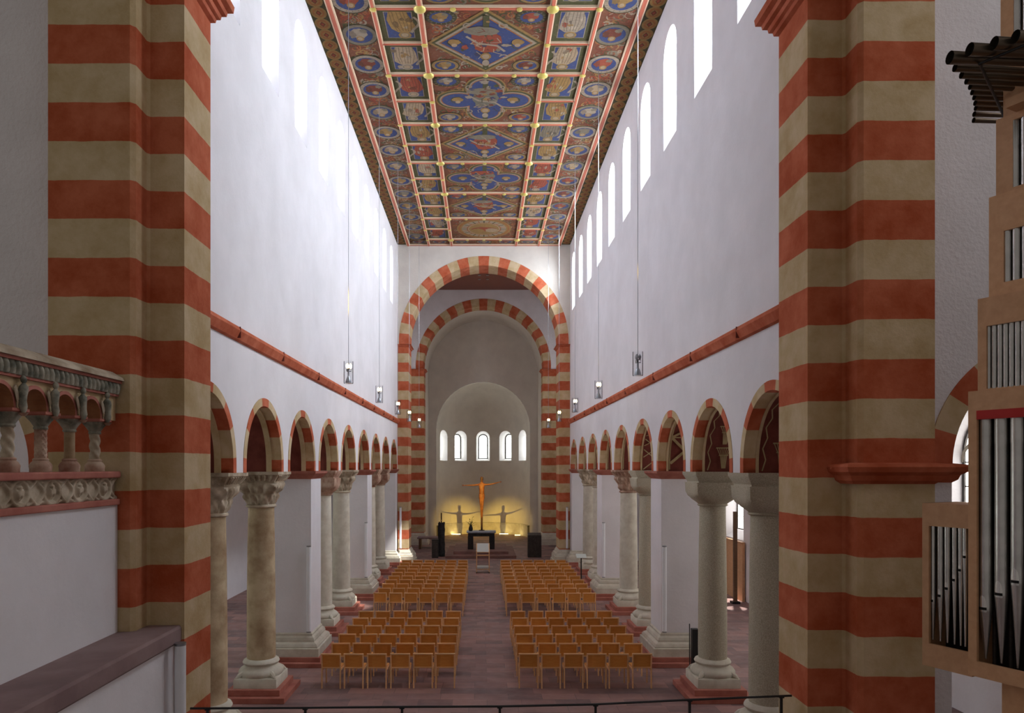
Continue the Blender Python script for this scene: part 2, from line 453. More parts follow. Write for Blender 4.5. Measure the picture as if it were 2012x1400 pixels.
    sweep(st, path, [(0, 7.31), (.10, 7.29), (.125, 7.22), (.06, 7.09), (0, 7.07)], M['red'])
    for yj in [12.3+3.1*i+.4*sin(i*5) for i in range(8)]:
        st.box(X-s*.127, X+s*.0, yj-.006, yj+.006, 7.1, 7.292, M['dkred'])
    st.build('trim_%d' % (1 if s < 0 else 2), kind='structure')
    return wall
nave_wall(-1); nave_wall(1)

# ------------------------------------------------------------------ arcade columns and piers
def ring_mix(h, e, z, n=48): return superell(h, e, n, z)
def plinth(mb, half, mat):
    mb.box(-half-.13, half+.13, -half-.13, half+.13, 0, .12, mat)
    mb.box(-half, half, -half, half, .12, .25, mat)
def attic_base(mb, mat):
    rows = [ring_mix(.455, 60, .25), ring_mix(.455, 60, .43), ring_mix(.445, 40, .445), ring_mix(.43, 12, .45), ring_mix(.44, 2.4, .455), ring_mix(.465, 2.1, .49), ring_mix(.465, 2, .54), ring_mix(.43, 2, .59), ring_mix(.36, 2, .635), ring_mix(.345, 2, .67), ring_mix(.37, 2, .69), ring_mix(.385, 2, .725), ring_mix(.365, 2, .765), ring_mix(.31, 2, .79), ring_mix(.30, 2, .80)]
    mb.loft(rows, mat)
    for a in (45, 135, 225, 315):
        c, s_ = cos(radians(a)), sin(radians(a))
        mb.tube([(c*.40, s_*.40, .54), (c*.50, s_*.50, .49), (c*.585, s_*.585, .445)], [.06, .055, .02], mat, 8)
def capital_cushion(mb, mat):
    rows = [ring_mix(.29, 2, 4.06), ring_mix(.32, 2, 4.08), ring_mix(.30, 2, 4.11), ring_mix(.33, 2.3, 4.14), ring_mix(.40, 3.2, 4.20), ring_mix(.455, 6, 4.28), ring_mix(.475, 16, 4.36), ring_mix(.48, 24, 4.57)]
    mb.loft(rows, mat)
def capital_carved(mb, mat, seed):
    rnd = random.Random(seed); n = 96; rows = []
    ph = rnd.random()*6; nl = rnd.choice((8, 12))
    mb.loft([ring_mix(.285, 2, 4.03), ring_mix(.315, 2, 4.05), ring_mix(.315, 2, 4.08), ring_mix(.285, 2, 4.10)], mat)
    R = 26
    for j in range(R+1):
        t = j/R; z = 4.10+.47*t
        h = .275+.15*t**1.4; e = 2+10*t**2
        base = superell(h, e, n, z); row = []
        for k, (x, y, zz) in enumerate(base):
            a = 2*pi*k/n
            lp = abs(sin(nl/2*a+(pi/2 if t > .48 else 0)))
            tt = (t % .5)/.5
            d = .045*lp**.7*sin(pi*min(1, tt*1.05))+.02*sin(a*nl*2+ph+6*t)*sin(9*t+ph)
            if t > .93: d *= .2
            q = 1+d/h; row.append((x*q, y*q, zz))
        rows.append(row)
    mb.loft(rows, mat)
def impost(mb, mat, carved=False):
    if carved:
        mb.loft([superell(.40, 20, 48, 4.56), superell(.41, 20, 48, 4.60), superell(.50, 20, 48, 4.73), superell(.525, 24, 48, 4.74), superell(.525, 24, 48, 4.80)], mat)
        for a in range(4):
            for j in range(-3, 4):
                u = j*.125; c, s_ = cos(a*pi/2), sin(a*pi/2)
                p0 = (.42, u*.84, 4.61); p1 = (.505, u, 4.72)
                mb.tube([(p[0]*c-p[1]*s_, p[0]*s_+p[1]*c, p[2]) for p in (p0, p1)], .022, mat, 6)
    else:
        mb.loft([superell(.44, 24, 32, 4.57), superell(.44, 24, 32, 4.60), superell(.52, 24, 32, 4.74), superell(.525, 24, 32, 4.80)], mat)
COLSPEC = {
 (-1, 0): ('carved', M['tan'], M['carved'], 'weathered tan column with carved capital, half hidden behind left striped pier'),
 (-1, 1): ('carved', M['tan'], M['carved'], 'stained tan sandstone column with carved leaf capital, left of front chair rows'),
 (-1, 3): ('cushion', M['stone'], M['carved_red'], 'pale column with reddish painted capital beyond the nearest left white pier'),
 (-1, 4): ('carved', M['stone'], M['carved'], 'pale column with dark carved capital before the second left white pier'),
 (-1, 6): ('cushion', M['stone'], M['carved_red'], 'pale left column with red-brown capital just beyond the second white pier'),
 (-1, 7): ('cushion', M['stone'], M['carved_red'], 'farthest pale column of the left arcade, near the altar end'),
 (1, 0): ('granite', M['granite'], M['granite'], 'nearest right column with big granite cushion capital beside striped pier'),
 (1, 1): ('granite', M['granite'], M['granite'], 'right column with granite cushion capital between nearest column and white pier'),
 (1, 3): ('granite', M['granite'], M['granite'], 'right column with plain grey cushion capital behind the nearest right white pier'),
 (1, 4): ('carved', M['stone'], M['carved_red'], 'right column with reddish carved leaf capital before the second white pier'),
 (1, 6): ('carved', M['stone'], M['carved'], 'right column with carved capital just beyond the second right white pier'),
 (1, 7): ('carved', M['stone'], M['carved'], 'farthest right arcade column, behind the small black reading stand'),
}
XC = W+TH/2
def column(s, i):
    kind, shm, cm, lab = COLSPEC[(s, i)]
    t = thing('column', lab, 'column', (s*XC, SUP[i], 0), 0, 'round columns of the nave arcades')
    p = MB(); plinth(p, .55, M['redstep']); p.build('plinth', t, bevel=.01)
    b = MB(); attic_base(b, M['stone']); b.build('base', t, smooth=40)
    sh = MB(); sh.lathe([(.298, .79), (.302, 1.0), (.298, 2.0), (.285, 3.2), (.27, 4.07)], shm, n=40); sh.build('shaft', t, smooth=40)
    c = MB()
    if kind == 'carved': capital_carved(c, cm, i*7+s)
    else: capital_cushion(c, cm)
    c.build('capital', t, smooth=35)
    im = MB(); impost(im, cm if kind != 'granite' else M['granite'], kind == 'carved'); im.build('impost', t, smooth=25)
    return t
for key in COLSPEC: column(*key)
def sq(mb, prof, hx, hy, mat):
    mb.loft([[(-hx-o, -hy-o, z), (hx+o, -hy-o, z), (hx+o, hy+o, z), (-hx-o, hy+o, z)] for o, z in prof], mat)
BASEP = [(.24, .22), (.24, .42), (.20, .43), (.20, .46), (.17, .52), (.10, .56), (.10, .60), (.08, .66), (.03, .70), (.03, .74), (0, .77)]
def arcade_pier(s, y, hy, lab, full=True):
    t = thing('arcade_pier', lab, 'pier', (s*XC, y, 0), 0, 'square white piers of the nave arcades')
    hx = TH/2-.02
    p = MB(); p.box(-hx-.42, hx+.42, -hy-.42, hy+.42, 0, .11, M['redstep']); p.box(-hx-.29, hx+.29, -hy-.29, hy+.29, .11, .22, M['redstep']); p.build('plinth', t, bevel=.01)
    b = MB(); sq(b, BASEP, hx, hy, M['stone']); b.build('base', t)
    k = MB(); k.box(-hx, hx, -hy, hy, .77, 4.62, M['white']); k.build('shaft', t)
    c = MB(); sq(c, [(0, 4.60), (.02, 4.62), (.14, 4.74), (.15, 4.795)], hx, hy, M['redstep']); c.build('cornice', t)
    return t
def respond(s, ya, yb, lab):
    t = thing('arcade_pier', lab, 'pier', (s*XC, yb, 0), 0, 'square white piers of the nave arcades')
    hx = TH/2-.02; d = ya-yb
    def pr(prof, mat, name):
        m_ = MB(); m_.loft([[(-hx if s > 0 else -hx-o, d-o, z), (hx+o if s > 0 else hx, d-o, z), (hx+o if s > 0 else hx, 0, z), (-hx if s > 0 else -hx-o, 0, z)] if False else [(-hx-(o if s > 0 else 0), d-o, z), (hx+(0 if s > 0 else o), d-o, z), (hx+(0 if s > 0 else o), -.30, z), (-hx-(o if s > 0 else 0), -.30, z)] for o, z in prof], mat); m_.build(name, t)
    pr([(.42, 0), (.42, .11), (.29, .11), (.29, .22)], M['redstep'], 'plinth'); pr(BASEP, M['stone'], 'base')
    k = MB(); k.box(-hx, hx, d, 0, .77, 4.62, M['white']); k.build('shaft', t)
    pr([(0, 4.60), (.02, 4.62), (.14, 4.74), (.15, 4.795)], M['redstep'], 'cornice')
PY = {2: 'nearest', 5: 'second'}
for s in (-1, 1):
    for i in (2, 5):
        arcade_pier(s, SUP[i], .55, '%s square white plaster pier with red cornice, %s arcade' % (PY[i], 'left' if s < 0 else 'right'))
    # responds at the ends of the arcade
    respond(s, Y1-.64, Y1-.02, 'white half pier against the far striped crossing pier, %s side' % ('left' if s < 0 else 'right'))
    r = MB(); r.box(s*(W+.02)-(.0 if s > 0 else TH), s*(W+.02)+(TH if s > 0 else 0), Y0, Y0+.34, 0, AZ0, M['white']); r.build('wall_respond_'+('left' if s < 0 else 'right'), kind='structure')

# ------------------------------------------------------------------ near striped piers (crossing)
def near_pier(s):
    nm = 'left' if s < 0 else 'right'
    m = M['str_'+nm]
    xi, xs_ = (3.745, 4.19) if s < 0 else (3.865, 4.315)
    pl = [(xi, 9.65), (xi, 8.8), (xs_-.03, 8.8), (xs_, 8.77), (xs_, 8.50), (xs_+.05, 8.45), (5.2, 8.45), (5.2, 9.65)]
    pts = [(s*x, y) for x, y in pl]
    t = thing('crossing_pier', 'tall red and beige striped stepped pier in the %s foreground' % nm, 'pier', (s*4.5, 9, 0), 0, 'striped crossing piers')
    b = MB(); b.prism([(x-s*4.5, y-9) for x, y in pts], 0, CEIL, m); b.build('shaft', t)
    mo = MB(); path = [(s*4.3-s*4.5, 0.65), (s*xi-s*4.5, .65), (s*xi-s*4.5, -.2), (s*4.25-s*4.5, -.2)]
    if s > 0: path = path[::-1]
    # outward is away from the pier body
    zb_ = 10.84 if s < 0 else 10.66
    prof = [(0, zb_), (.05, zb_+.03), (.06, zb_+.08), (.10, zb_+.10), (.11, zb_+.16), (.16, zb_+.18), (.17, zb_+.24), (.23, zb_+.27), (.24, zb_+.36), (0, zb_+.38)]
    sweep(mo, path, prof, M['red'])
    mo.build('impost_moulding', t)
    if s > 0:
        m2 = MB(); pa = [(-.12, -.2), (-.25, -.23), (-.25, -.55), (.7, -.55), (.7, .15)]
        sweep(m2, pa[::-1], [(0, 4.70), (.05, 4.74), (.07, 4.80), (.13, 4.84), (.15, 4.90), (.13, 4.93), (0, 4.95)], M['red'])
        m2.build('string_moulding', t)
    return t
near_pier(-1); near_pier(1)

# walls of the west transept beside the piers, with aisle arches
def transept_wall(s):
    mb = MB(); Yw = 9.25; nm = 'left' if s < 0 else 'right'
    F = lambda a, b: (s*a, Yw, b); B = lambda a, b: (s*a, Yw+1.0, b)
    if True:
        c, r, zc, zb = 7.3, 1.38, 4.92, 0
        a0, a1 = 5.15, 9.6
        panel_hole(mb, (a0, a1, 0, 16), c, zc, r, zb, True, F, M['rough_white'])
        panel_hole(mb, (a0, a1, 0, 7), c, zc, r, zb, True, B, M['rough_white'])
        L = arch_line(c, zc, r, zb, 24)
        mb.grid([[F(*p) for p in L], [B(*p) for p in L]], M['white'])
    w = mb.build('wall_transept_'+nm, kind='structure')
    ab = MB(); n = 11
    for i in range(n):
        m = M['red'] if i % 2 == 0 else M['beige']
        T = [pi*(i+j/4)/n for j in range(5)]
        ab.grid([[(s*(c+q*cos(t)), Yw-.015+d, zc+q*sin(t)) for t in T] for q, d in ((r+.3, .015), (r+.3, 0), (r, 0), (r, .4))], m)
    ab.build('arch_band', w)
    ti = MB(); path = [(s*5.2, Yw), (s*(c-r), Yw), (s*(c-r), Yw+.9)]
    if s > 0: path = path[::-1]; 
    sweep(ti, path if s > 0 else path[::-1], [(0, 4.70), (.05, 4.74), (.07, 4.80), (.13, 4.84), (.15, 4.90), (.13, 4.93), (0, 4.95)], M['red'])
    ti.build('trim_%d' % (3 if s < 0 else 4), kind='structure')
transept_wall(-1); transept_wall(1)
mb = MB(); XS = 9.6
fr_ = (4.6, 13.0, 1.1, 9.6); bk_ = (4.6, 13.0, .85, 10.0)
panel_hole(mb, (-2.0, 9.25, 0, 16), fr_[0], fr_[1], fr_[2], fr_[3], False, lambda a, b: (XS, a, b), M['rough_white'])
a_ = arch_line(*fr_, 16); b_ = arch_line(*bk_, 16)
mb.grid([[(XS, *p) for p in a_], [(XS+.6, *p) for p in b_]], M['white'])
mb.face([(XS, *a_[0]), (XS, *a_[-1]), (XS+.6, *b_[-1]), (XS+.6, *b_[0])], M['white'])
mb.build('wall_transept_end', kind='structure')
window(fr_, bk_, M['pane_transept'], lambda a, b, d: (XS+.6-d, a, b))
# wall above the west crossing arch
def big_arch(y, depth, mat_front, name, ytop=CEIL, halfw=W, r=3.8, zc=11.25, flip=False, band=.47, nv=25, stripes_m=None, wings=None):
    mb = MB()
    F = lambda a, b: (a, y, b); B = lambda a, b: (a, y+depth, b)
    panel_hole(mb, (-halfw, halfw, 11.1, ytop), 0, zc, r, 11.1, True, F, mat_front)
    panel_hole(mb, (-halfw, halfw, 11.1, ytop), 0, zc, r, 11.1, True, B, mat_front)
    w = mb.build(name, kind='structure')
    ab = MB()
    st = -math.asin((zc-11.1)/r)
    for i in range(nv):
        m = M['red'] if i % 2 == 0 else M['beige']
        T = [st+(pi-2*st)*(i+j/5)/nv for j in range(6)]
        rows = []
        for q, d in ((r+band, 0), (r+band, -.015), (r-.01, -.015), (r-.01, depth)):
            rows.append([(q*cos(t), y+d, zc+q*sin(t)) for t in T])
        ab.grid(rows, m)
    ab.build('arch_band', w, smooth=30)
    return w
big_arch(8.8, .85, M['white'], 'wall_west_arch', band=.45)
far = big_arch(Y1, 1.5, M['apse'], 'wall_crossing_arch')
big_arch(45.5, 1.2, M['rough_white'], 'wall_chancel_arch', halfw=6.2)

def far_pier(s, y, depth, x0, x1, lab, imp=True):
    t = thing('crossing_pier', lab, 'pier', (s*(x0+x1)/2, y, 0), 0, 'striped crossing piers')
    c = s*(x0+x1)/2; hx = (x1-x0)/2
    b = MB(); b.box(-hx, hx, 0, depth, .5, 11.07, M['str_far']); b.build('shaft', t)
    m = MB(); path = ([(-hx, depth), (-hx, 0), (hx, 0)] if s > 0 else [(-hx, 0), (hx, 0), (hx, depth)])
    sweep(m, path[::-1], [(0, 10.95), (.05, 10.98), (.07, 11.02), (.14, 11.06), (.14, 11.07)], M['red']); m.build('impost_moulding', t)
    p = MB(); sweep(p, path[::-1], [(.30, .0), (.30, .2), (.24, .21), (.24, .42), (.20, .43), (.17, .52), (.10, .56), (.10, .60), (.03, .70), (0, .75)], M['stone']); p.build('base', t)
for s, nm in ((-1, 'left'), (1, 'right')):
    far_pier(s, Y1, 1.5, 3.8, 4.34, 'far red and beige striped pier of the crossing arch, %s side' % nm)
    far_pier(s, 45.5, 1.2, 3.75, 6.1, 'striped pier of the inner chancel arch behind crossing arch, %s side' % nm)

# ------------------------------------------------------------------ east crossing, chancel bay and apse
mb = MB(); Z = CEIL-.02
mb.face([(-6.2, Y1+1.5, Z), (6.2, Y1+1.5, Z), (6.2, 45.5, Z), (-6.2, 45.5, Z)], M['ceilwood'])
cc = mb.build('ceiling_crossing', kind='structure')
dl = MB()
for dx in (-.24, .24):
    for dy in (0, .9):
        dl.lathe([(.09, -.03), (.09, .0)], M['steel'], (dx, 42.0+dy, Z-.001), 12)
dl.build('downlight_rims', cc)
for s in (-1, 1):
    mb = MB()
    mb.face([(s*6.2, Y1+1.5, 0), (s*6.2, 45.15, 0), (s*6.2, 45.15, CEIL), (s*6.2, Y1+1.5, CEIL)], M['white'])
    mb.face([(s*4.36, Y1+1.51, 0), (s*6.2, Y1+1.5, 0), (s*6.2, Y1+1.5, CEIL), (s*4.36, Y1+1.51, CEIL)], M['white'])
    mb.build('wall_east_transept_'+('left' if s < 0 else 'right'), kind='structure')
for s in (-1, 1):
    window(None, (42.0, 12.2, .9, 7.5), M['pane_crossing'], lambda a, b, d, s=s: (s*(6.18-d), a, b))
mb = MB(); r = 3.79; zc = 11.25
n = 24
prof = [(r, 0)]+[(r*cos(pi*k/n), zc+r*sin(pi*k/n)) for k in range(n+1)]+[(-r, 0)]
mb.grid([[(x, 46.7, z) for x, z in prof], [(x, 48.5, z) for x, z in prof], [(x, 50.0, z) for x, z in prof]], M['apse'])
RA, ZA = 3.25, 7.55
panel_hole(mb, (-3.79, 3.79, 0, 15.04), 0, ZA, RA, 0, True, lambda a, b: (a, 50.0, b), M['apse'])
mb.build('wall_chancel', kind='structure', smooth=30)
ap = MB()
def cyl(a, b, R=RA): t = a/RA; return (R*sin(t), 50.0+R*cos(t), b)
WA = [radians(x) for x in (-61, -30.5, 0, 30.5, 61)]
ed = [-pi/2]+[(WA[i]+WA[i+1])/2 for i in range(4)]+[pi/2]
for i, w in enumerate(WA):
    c = w*RA
    fr = (c, 7.05, .5, 5.36); bk = (c, 6.98, .36, 5.5)
    panel_hole(ap, (ed[i]*RA, ed[i+1]*RA, 0, ZA), c, 7.05, .5, 5.36, False, cyl, M['apse'], 4)
    t0 = w
    def bmap(a, b, d=0, t0=t0, c=c):
        rr = RA+.62-d; x = a-c
        return (rr*sin(t0)+x*cos(t0), 50.0+rr*cos(t0)-x*sin(t0), b)
    a = arch_line(*fr, 16); b = arch_line(*bk, 16)
    ap.grid([[cyl(*p) for p in a], [bmap(*p) for p in b]], M['white'])
    ap.grid([[cyl(*a[-1]), cyl(c, a[0][1]), cyl(*a[0])], [bmap(*b[-1]), bmap(c, b[0][1]), bmap(*b[0])]], M['white'])
    window(fr, bk, M['pane_apse'], lambda a_, b_, d, f=bmap: f(a_, b_, d), .07)
rows = []
for j in range(13):
    e = pi/2*j/12; rows.append([(RA*cos(e)*sin(t), 50+RA*cos(e)*cos(t), ZA-.01+RA*sin(e)) for t in [-pi/2+pi*k/36 for k in range(37)]])
ap.grid(rows, M['apse'])
ap.build('wall_apse', kind='structure', smooth=30)
lg = MB(); T = [-pi/2+pi*k/36 for k in range(37)]
lg.grid([[(q*sin(t), 50+q*cos(t), z) for t in T] for q, z in ((RA-.16, 0), (RA-.16, .72), (RA-.18, .74), (RA-.18, .82), (RA, .84))], M['stone'])
lg.build('baseboard_apse', kind='structure', smooth=30)

# ------------------------------------------------------------------ aisles
for s, nm in ((-1, 'left'), (1, 'right')):
    mb = MB(); X = s*9.5; ZT = 7.0
    ys = [14.2, 18.8, 23.2, 27.4, 31.8]; ed = [9.3]+[(ys[i]+ys[i+1])/2 for i in range(4)]+[37.8]
    if s < 0: ys = [13.0, 18.8, 23.2, 33.0]
    ed = [9.3]+[(ys[i]+ys[i+1])/2 for i in range(len(ys)-1)]+[37.8]
    for i, y in enumerate(ys):
        fr = (y, 5.2, .95, 2.2); bk = (y, 5.2, .75, 2.5)
        panel_hole(mb, (ed[i], ed[i+1], 0, ZT), y, fr[1], fr[2], fr[3], False, lambda a, b: (X, a, b), M['white'])
        a = arch_line(*fr, 16); b = arch_line(*bk, 16); XP = X+s*.4
        mb.grid([[(X, *p) for p in a], [(XP, *p) for p in b]], M['white'])
        mb.face([(X, *a[0]), (X, *a[-1]), (XP, *b[-1]), (XP, *b[0])], M['white'])
        window(fr, bk, M['pane_aisle' if s > 0 else 'pane_aisle_north'], lambda a_, b_, d, XP=XP, s=s: (XP-s*d, a_, b_))
    mb.face([(X, 37.8, 0), (s*(W+TH), 37.8, 0), (s*(W+TH), 37.8, ZT), (X, 37.8, ZT)], M['white'])
    mb.build('wall_aisle_'+nm, kind='structure')
    c = MB(); c.face([(X, 9.3, ZT), (X, 37.8, ZT), (s*(W+TH), 37.8, ZT), (s*(W+TH), 9.3, ZT)], M['white']); c.build('ceiling_aisle_'+nm, kind='structure')

# ------------------------------------------------------------------ painted ceiling
ceil = MB(); ceil.face([(-W-.9, 8.0, CEIL+.03), (W+.9, 8.0, CEIL+.03), (W+.9, Y1+.1, CEIL+.03), (-W-.9, Y1+.1, CEIL+.03)], M['boards'])
ceil = ceil.build('ceiling', kind='structure')
BLUE = (.012, .08, .30); DBLUE = (.03, .06, .17); GRN = (.07, .10, .035); DGRN = (.05, .07, .03); RD = (.42, .075, .035); OR = (.50, .19, .05)
OCH = (.45, .29, .09); CRM = (.58, .46, .30); GRY = (.28, .27, .20); PAL = (.50, .44, .34); FOL = (.25, .085, .045); DR = (.22, .04, .02)
class Paint:
    def __init__(s, rnd): s.mb = MB(); s.rnd = rnd; s.k = 0
    def poly(s, pts, col, layer): s.k += 1; s.mb.face([(x, y, CEIL-.002-.0025*layer-.00003*(s.k % 80)) for x, y in pts], M['paint'], col)
    def rect(s, x0, x1, y0, y1, col, layer): s.poly([(x0, y0), (x0, y1), (x1, y1), (x1, y0)], col, layer)
    def disc(s, cx, cy, rx, ry, col, layer, n=24): s.poly([(cx+rx*cos(2*pi*k/n), cy-ry*sin(2*pi*k/n)) for k in range(n)], col, layer)
    def stroke(s, pts, w, col, layer):
        for (xa, ya), (xb, yb) in zip(pts, pts[1:]):
            l = hypot(xb-xa, yb-ya) or 1; nx, ny = -(yb-ya)/l*w/2, (xb-xa)/l*w/2
            ex, ey = (xb-xa)/l*w*.3, (yb-ya)/l*w*.3
            s.poly([(xa+nx-ex, ya+ny-ey), (xb+nx+ex, yb+ny+ey), (xb-nx+ex, yb-ny+ey), (xa-nx-ex, ya-ny-ey)], col, layer)
    def blob(s, cx, cy, rx, ry, col, layer, rough=.25, n=18):
        r = s.rnd; s.poly([(cx+rx*(1-rough/2+rough*r.random())*cos(2*pi*k/n), cy-ry*(1-rough/2+rough*r.random())*sin(2*pi*k/n)) for k in range(n)], col, layer)
    def scroll(s, cx, cy, R, col, layer, sg=1, w=.03):
        ph = s.rnd.random()*6
        pts = [(cx+R*(1-.08*i)*cos(ph+sg*i*.55), cy+R*(1-.08*i)*sin(ph+sg*i*.55)) for i in range(11)]
        s.stroke(pts, w, col, layer)
    def foliage(s, x0, x1, y0, y1, layer, dens=12.0):
        r = s.rnd
        for _ in range(int((x1-x0)*(y1-y0)*dens*2.2)):
            R = .07+.13*r.random()
            if x1-x0 < 2.4*R or y1-y0 < 2.4*R: continue
            s.scroll(r.uniform(x0+R, x1-R), r.uniform(y0+R, y1-R), R, r.choice((OCH, GRY, PAL, GRN, OR, RD, DR)), layer, r.choice((1, -1)), r.choice((.022, .035, .05)))
    def figure(s, cx, cy, h, layer, robe):
        """abstract robed bust/standing shape: head towards +y"""
        r = s.rnd; w = h*.27
        sk = r.uniform(-.12, .12)*h
        s.poly([(cx-w*.75, cy-h*.5), (cx-w, cy-h*.2), (cx-w*1.05+sk, cy+h*.12), (cx-w*.5+sk, cy+h*.26), (cx+w*.5+sk, cy+h*.26), (cx+w*1.1+sk, cy+h*.08), (cx+w, cy-h*.25), (cx+w*.7, cy-h*.5)], robe, layer)
        for _ in range(9):
            s.blob(cx+sk*.4+r.gauss(0, w*.45), cy-h*.1+r.gauss(0, h*.17), r.uniform(.02, .09)*h, r.uniform(.03, .12)*h, r.choice((tuple(c*.55 for c in robe), tuple(min(.7, c*1.35) for c in robe), tuple(c*.4 for c in robe), PAL, RD, OCH)), layer+.4, .6, 10)
        for q in (-.7, -.45, -.1, .2, .45, .75):
            s.stroke([(cx+w*q, cy-h*.48), (cx+w*(q*1.1)+sk*.5, cy-h*.1), (cx+w*q*.8+sk, cy+h*.2)], .018, tuple(c*.5 for c in robe), layer+1)
        if r.random() < .7:
            sg = r.choice((-1, 1)); s.stroke([(cx+sg*w*1.3+.1*h*sin(i*.9), cy-h*.3+h*.11*i) for i in range(6)], .06*h, PAL, layer+2)
        s.disc(cx+sk, cy+h*.36, h*.15, h*.13, OCH if r.random() < .5 else PAL, layer+1, 16)
        s.disc(cx+sk, cy+h*.36, h*.105, h*.09, GRY, layer+2, 14); s.disc(cx+sk, cy+h*.35, h*.08, h*.07, CRM, layer+3, 12)
    def roundel(s, cx, cy, rx, ry, layer, ringc=PAL, bg=BLUE):
        s.disc(cx, cy, rx*1.13, ry*1.13, DGRN, layer, 28); s.disc(cx, cy, rx*1.04, ry*1.04, ringc, layer+1, 28); s.disc(cx, cy, rx*.80, ry*.80, bg, layer+2, 24)
        c = s.rnd.choice((PAL, RD, OCH, GRY, CRM, DR))
        for k in range(16): a = k*pi/8; s.stroke([(cx+rx*.86*cos(a), cy+ry*.86*sin(a)), (cx+rx*.98*cos(a), cy+ry*.98*sin(a))], .02, GRY, layer+1.5)
        s.blob(cx-rx*.42, cy-ry*.1, rx*.2, ry*.35, tuple(q*.6 for q in c), layer+3.2, .6); s.blob(cx+rx*.3, cy-ry*.45, rx*.22, ry*.2, GRY, layer+3.4, .6)
        s.blob(cx, cy-ry*.2, rx*.5, ry*.5, c, layer+3); s.disc(cx, cy+ry*.34, rx*.24, ry*.26, OCH, layer+4, 12); s.disc(cx, cy+ry*.32, rx*.15, ry*.17, CRM, layer+5, 10)
    def done(s, name): return s.mb.build(name, ceil)
ROWS = [Y1-.95-i*2.97 for i in range(10)]   # cross battens, from the far end
BX1, BX2, BX3 = 1.62, 2.76, 3.80
rnd = random.Random(11)
for i in range(9):
    y1 = ROWS[i]; y0 = ROWS[i+1]; p = Paint(rnd); cy = (y0+y1)/2; hh = (y1-y0)/2-.07; hw = BX1-.07
    p.rect(-hw, hw, y0+.07, y1-.07, FOL, 0); p.foliage(-hw, hw, y0+.07, y1-.07, 1, 12)
    if i == 0:   # circle
        for q, c in ((.98, OCH), (.92, OR), (.86, OCH), (.80, PAL), (.62, OR), (.58, CRM), (.54, OCH)): p.disc(0, cy, hw*q*.84, hh*q, c, 4+(1-q)*10, 40)
        for k in range(24): a = k*pi/12; p.stroke([(hw*.50*cos(a), cy+hh*.60*sin(a)), (hw*.66*cos(a), cy+hh*.78*sin(a))], .05, OR if k % 2 else DGRN, 9)
        p.blob(0, cy, hw*.36, hh*.2, RD, 12); p.blob(-.3, cy+.2, .3, .3, OCH, 13); p.blob(.35, cy+.15, .3, .3, CRM, 13)
    elif i % 2 == 1:  # lozenge
        for q, c in ((1.0, OCH), (.93, GRN), (.87, PAL), (.80, OR), (.765, BLUE)):
            p.poly([(0, cy+hh*q), (hw*q, cy), (0, cy-hh*q), (-hw*q, cy)], c, 4+int((1-q)*20))
    else:
        for q, c in ((0, OCH), (.05, GRN), (.12, PAL), (.17, OR), (.20, BLUE)):
            L = 4+q*25
            for (ex, ey) in ((hw*.52, 0), (-hw*.52, 0)): p.disc(ex, cy, hw*.46-q, hh*.42-q, c, L+(.15 if ex > 0 else .3), 28)
            for sy in (1, -1): p.disc(0, cy+sy*hh*.50, hw*.40-q, hh*.46-q, c, L+(.45 if sy > 0 else .6), 28)
            p.rect(-hw*.44+q, hw*.44-q, cy-hh*.5, cy+hh*.5, c, L)
    if i > 0:
        L = 10; robe = (RD, RD, GRY, RD, (.22, .25, .20), RD, RD, GRY, RD)[i]
        p.stroke([(0, cy-hh*.8), (0, cy+hh*.8)], .16, GRN, L)
        p.blob(0, cy-hh*.12, hw*.27, hh*.30, robe, L+1); p.blob(-.1, cy-hh*.38, hw*.30, hh*.13, GRY if robe != GRY else RD, L+2)
        p.blob(.02, cy+hh*.12, hw*.22, hh*.17, robe, L+2); p.stroke([(-.5, cy-.3), (-.2, cy), (.3, cy+.1), (.5, cy+.35)], .07, PAL, L+3)
        for _ in range(26):
            p.blob(rnd.gauss(0, hw*.15), cy-.1+rnd.gauss(0, hh*.26), rnd.uniform(.04, .13), rnd.uniform(.03, .11), rnd.choice((RD, RD, GRY, PAL, GRN, DR, DBLUE, OCH)), L+2.5, .6)
        for _ in range(10):
            xx, yy = rnd.gauss(0, hw*.16), cy-.1+rnd.gauss(0, hh*.25); p.stroke([(xx, yy), (xx+rnd.uniform(-.15, .15), yy+rnd.uniform(.05, .2)), (xx+rnd.uniform(-.25, .25), yy+rnd.uniform(.1, .35))], .025, rnd.choice((CRM, DR, DGRN, PAL)), L+2.8)
        p.disc(0, cy+hh*.42, .15, .16, OCH, L+3, 16); p.disc(0, cy+hh*.42, .10, .11, CRM, L+4, 12); p.disc(0, cy+hh*.64, .10, .15, PAL, L+3, 12)
        for sx in (-1, 1):
            p.blob(sx*hw*.54, cy-.05, .17, .13, OCH, L+1); p.disc(sx*hw*.54, cy+.08, .08, .08, CRM, L+2, 10)
            p.scroll(sx*hw*.33, cy+hh*.45, .14, PAL, L+1, sx, .04); p.scroll(sx*hw*.30, cy-hh*.55, .14, PAL, L+1, -sx, .04); p.scroll(sx*hw*.56, cy+.02, .24, GRN, L, sx, .035)
            for sy in (-1, 1): p.roundel(sx*hw*.73, cy+sy*hh*.76, .36, .27, 5, OCH if sy > 0 else DGRN)
    p.done('painted_main_panel')
    for sx in (-1, 1):
        for j in range(2):
            a0 = y0+(y1-y0)*j/2+.06; a1 = y0+(y1-y0)*(j+1)/2-.06; p = Paint(rnd)
            xa, xb = sorted((sx*(BX1+.07), sx*(BX2-.06))); p.rect(xa, xb, a0, a1, GRN, 0)
            p.rect(xa+.15, xb-.15, a0+.14, a1-.14, PAL, 1); p.rect(xa+.17, xb-.17, a0+.16, a1-.16, BLUE, 2)
            p.figure((xa+xb)/2, (a0+a1)/2, (a1-a0)*.82, 4, rnd.choice((RD, CRM, OCH, GRY, PAL, RD, OCH)))
            p.done('painted_side_panel')
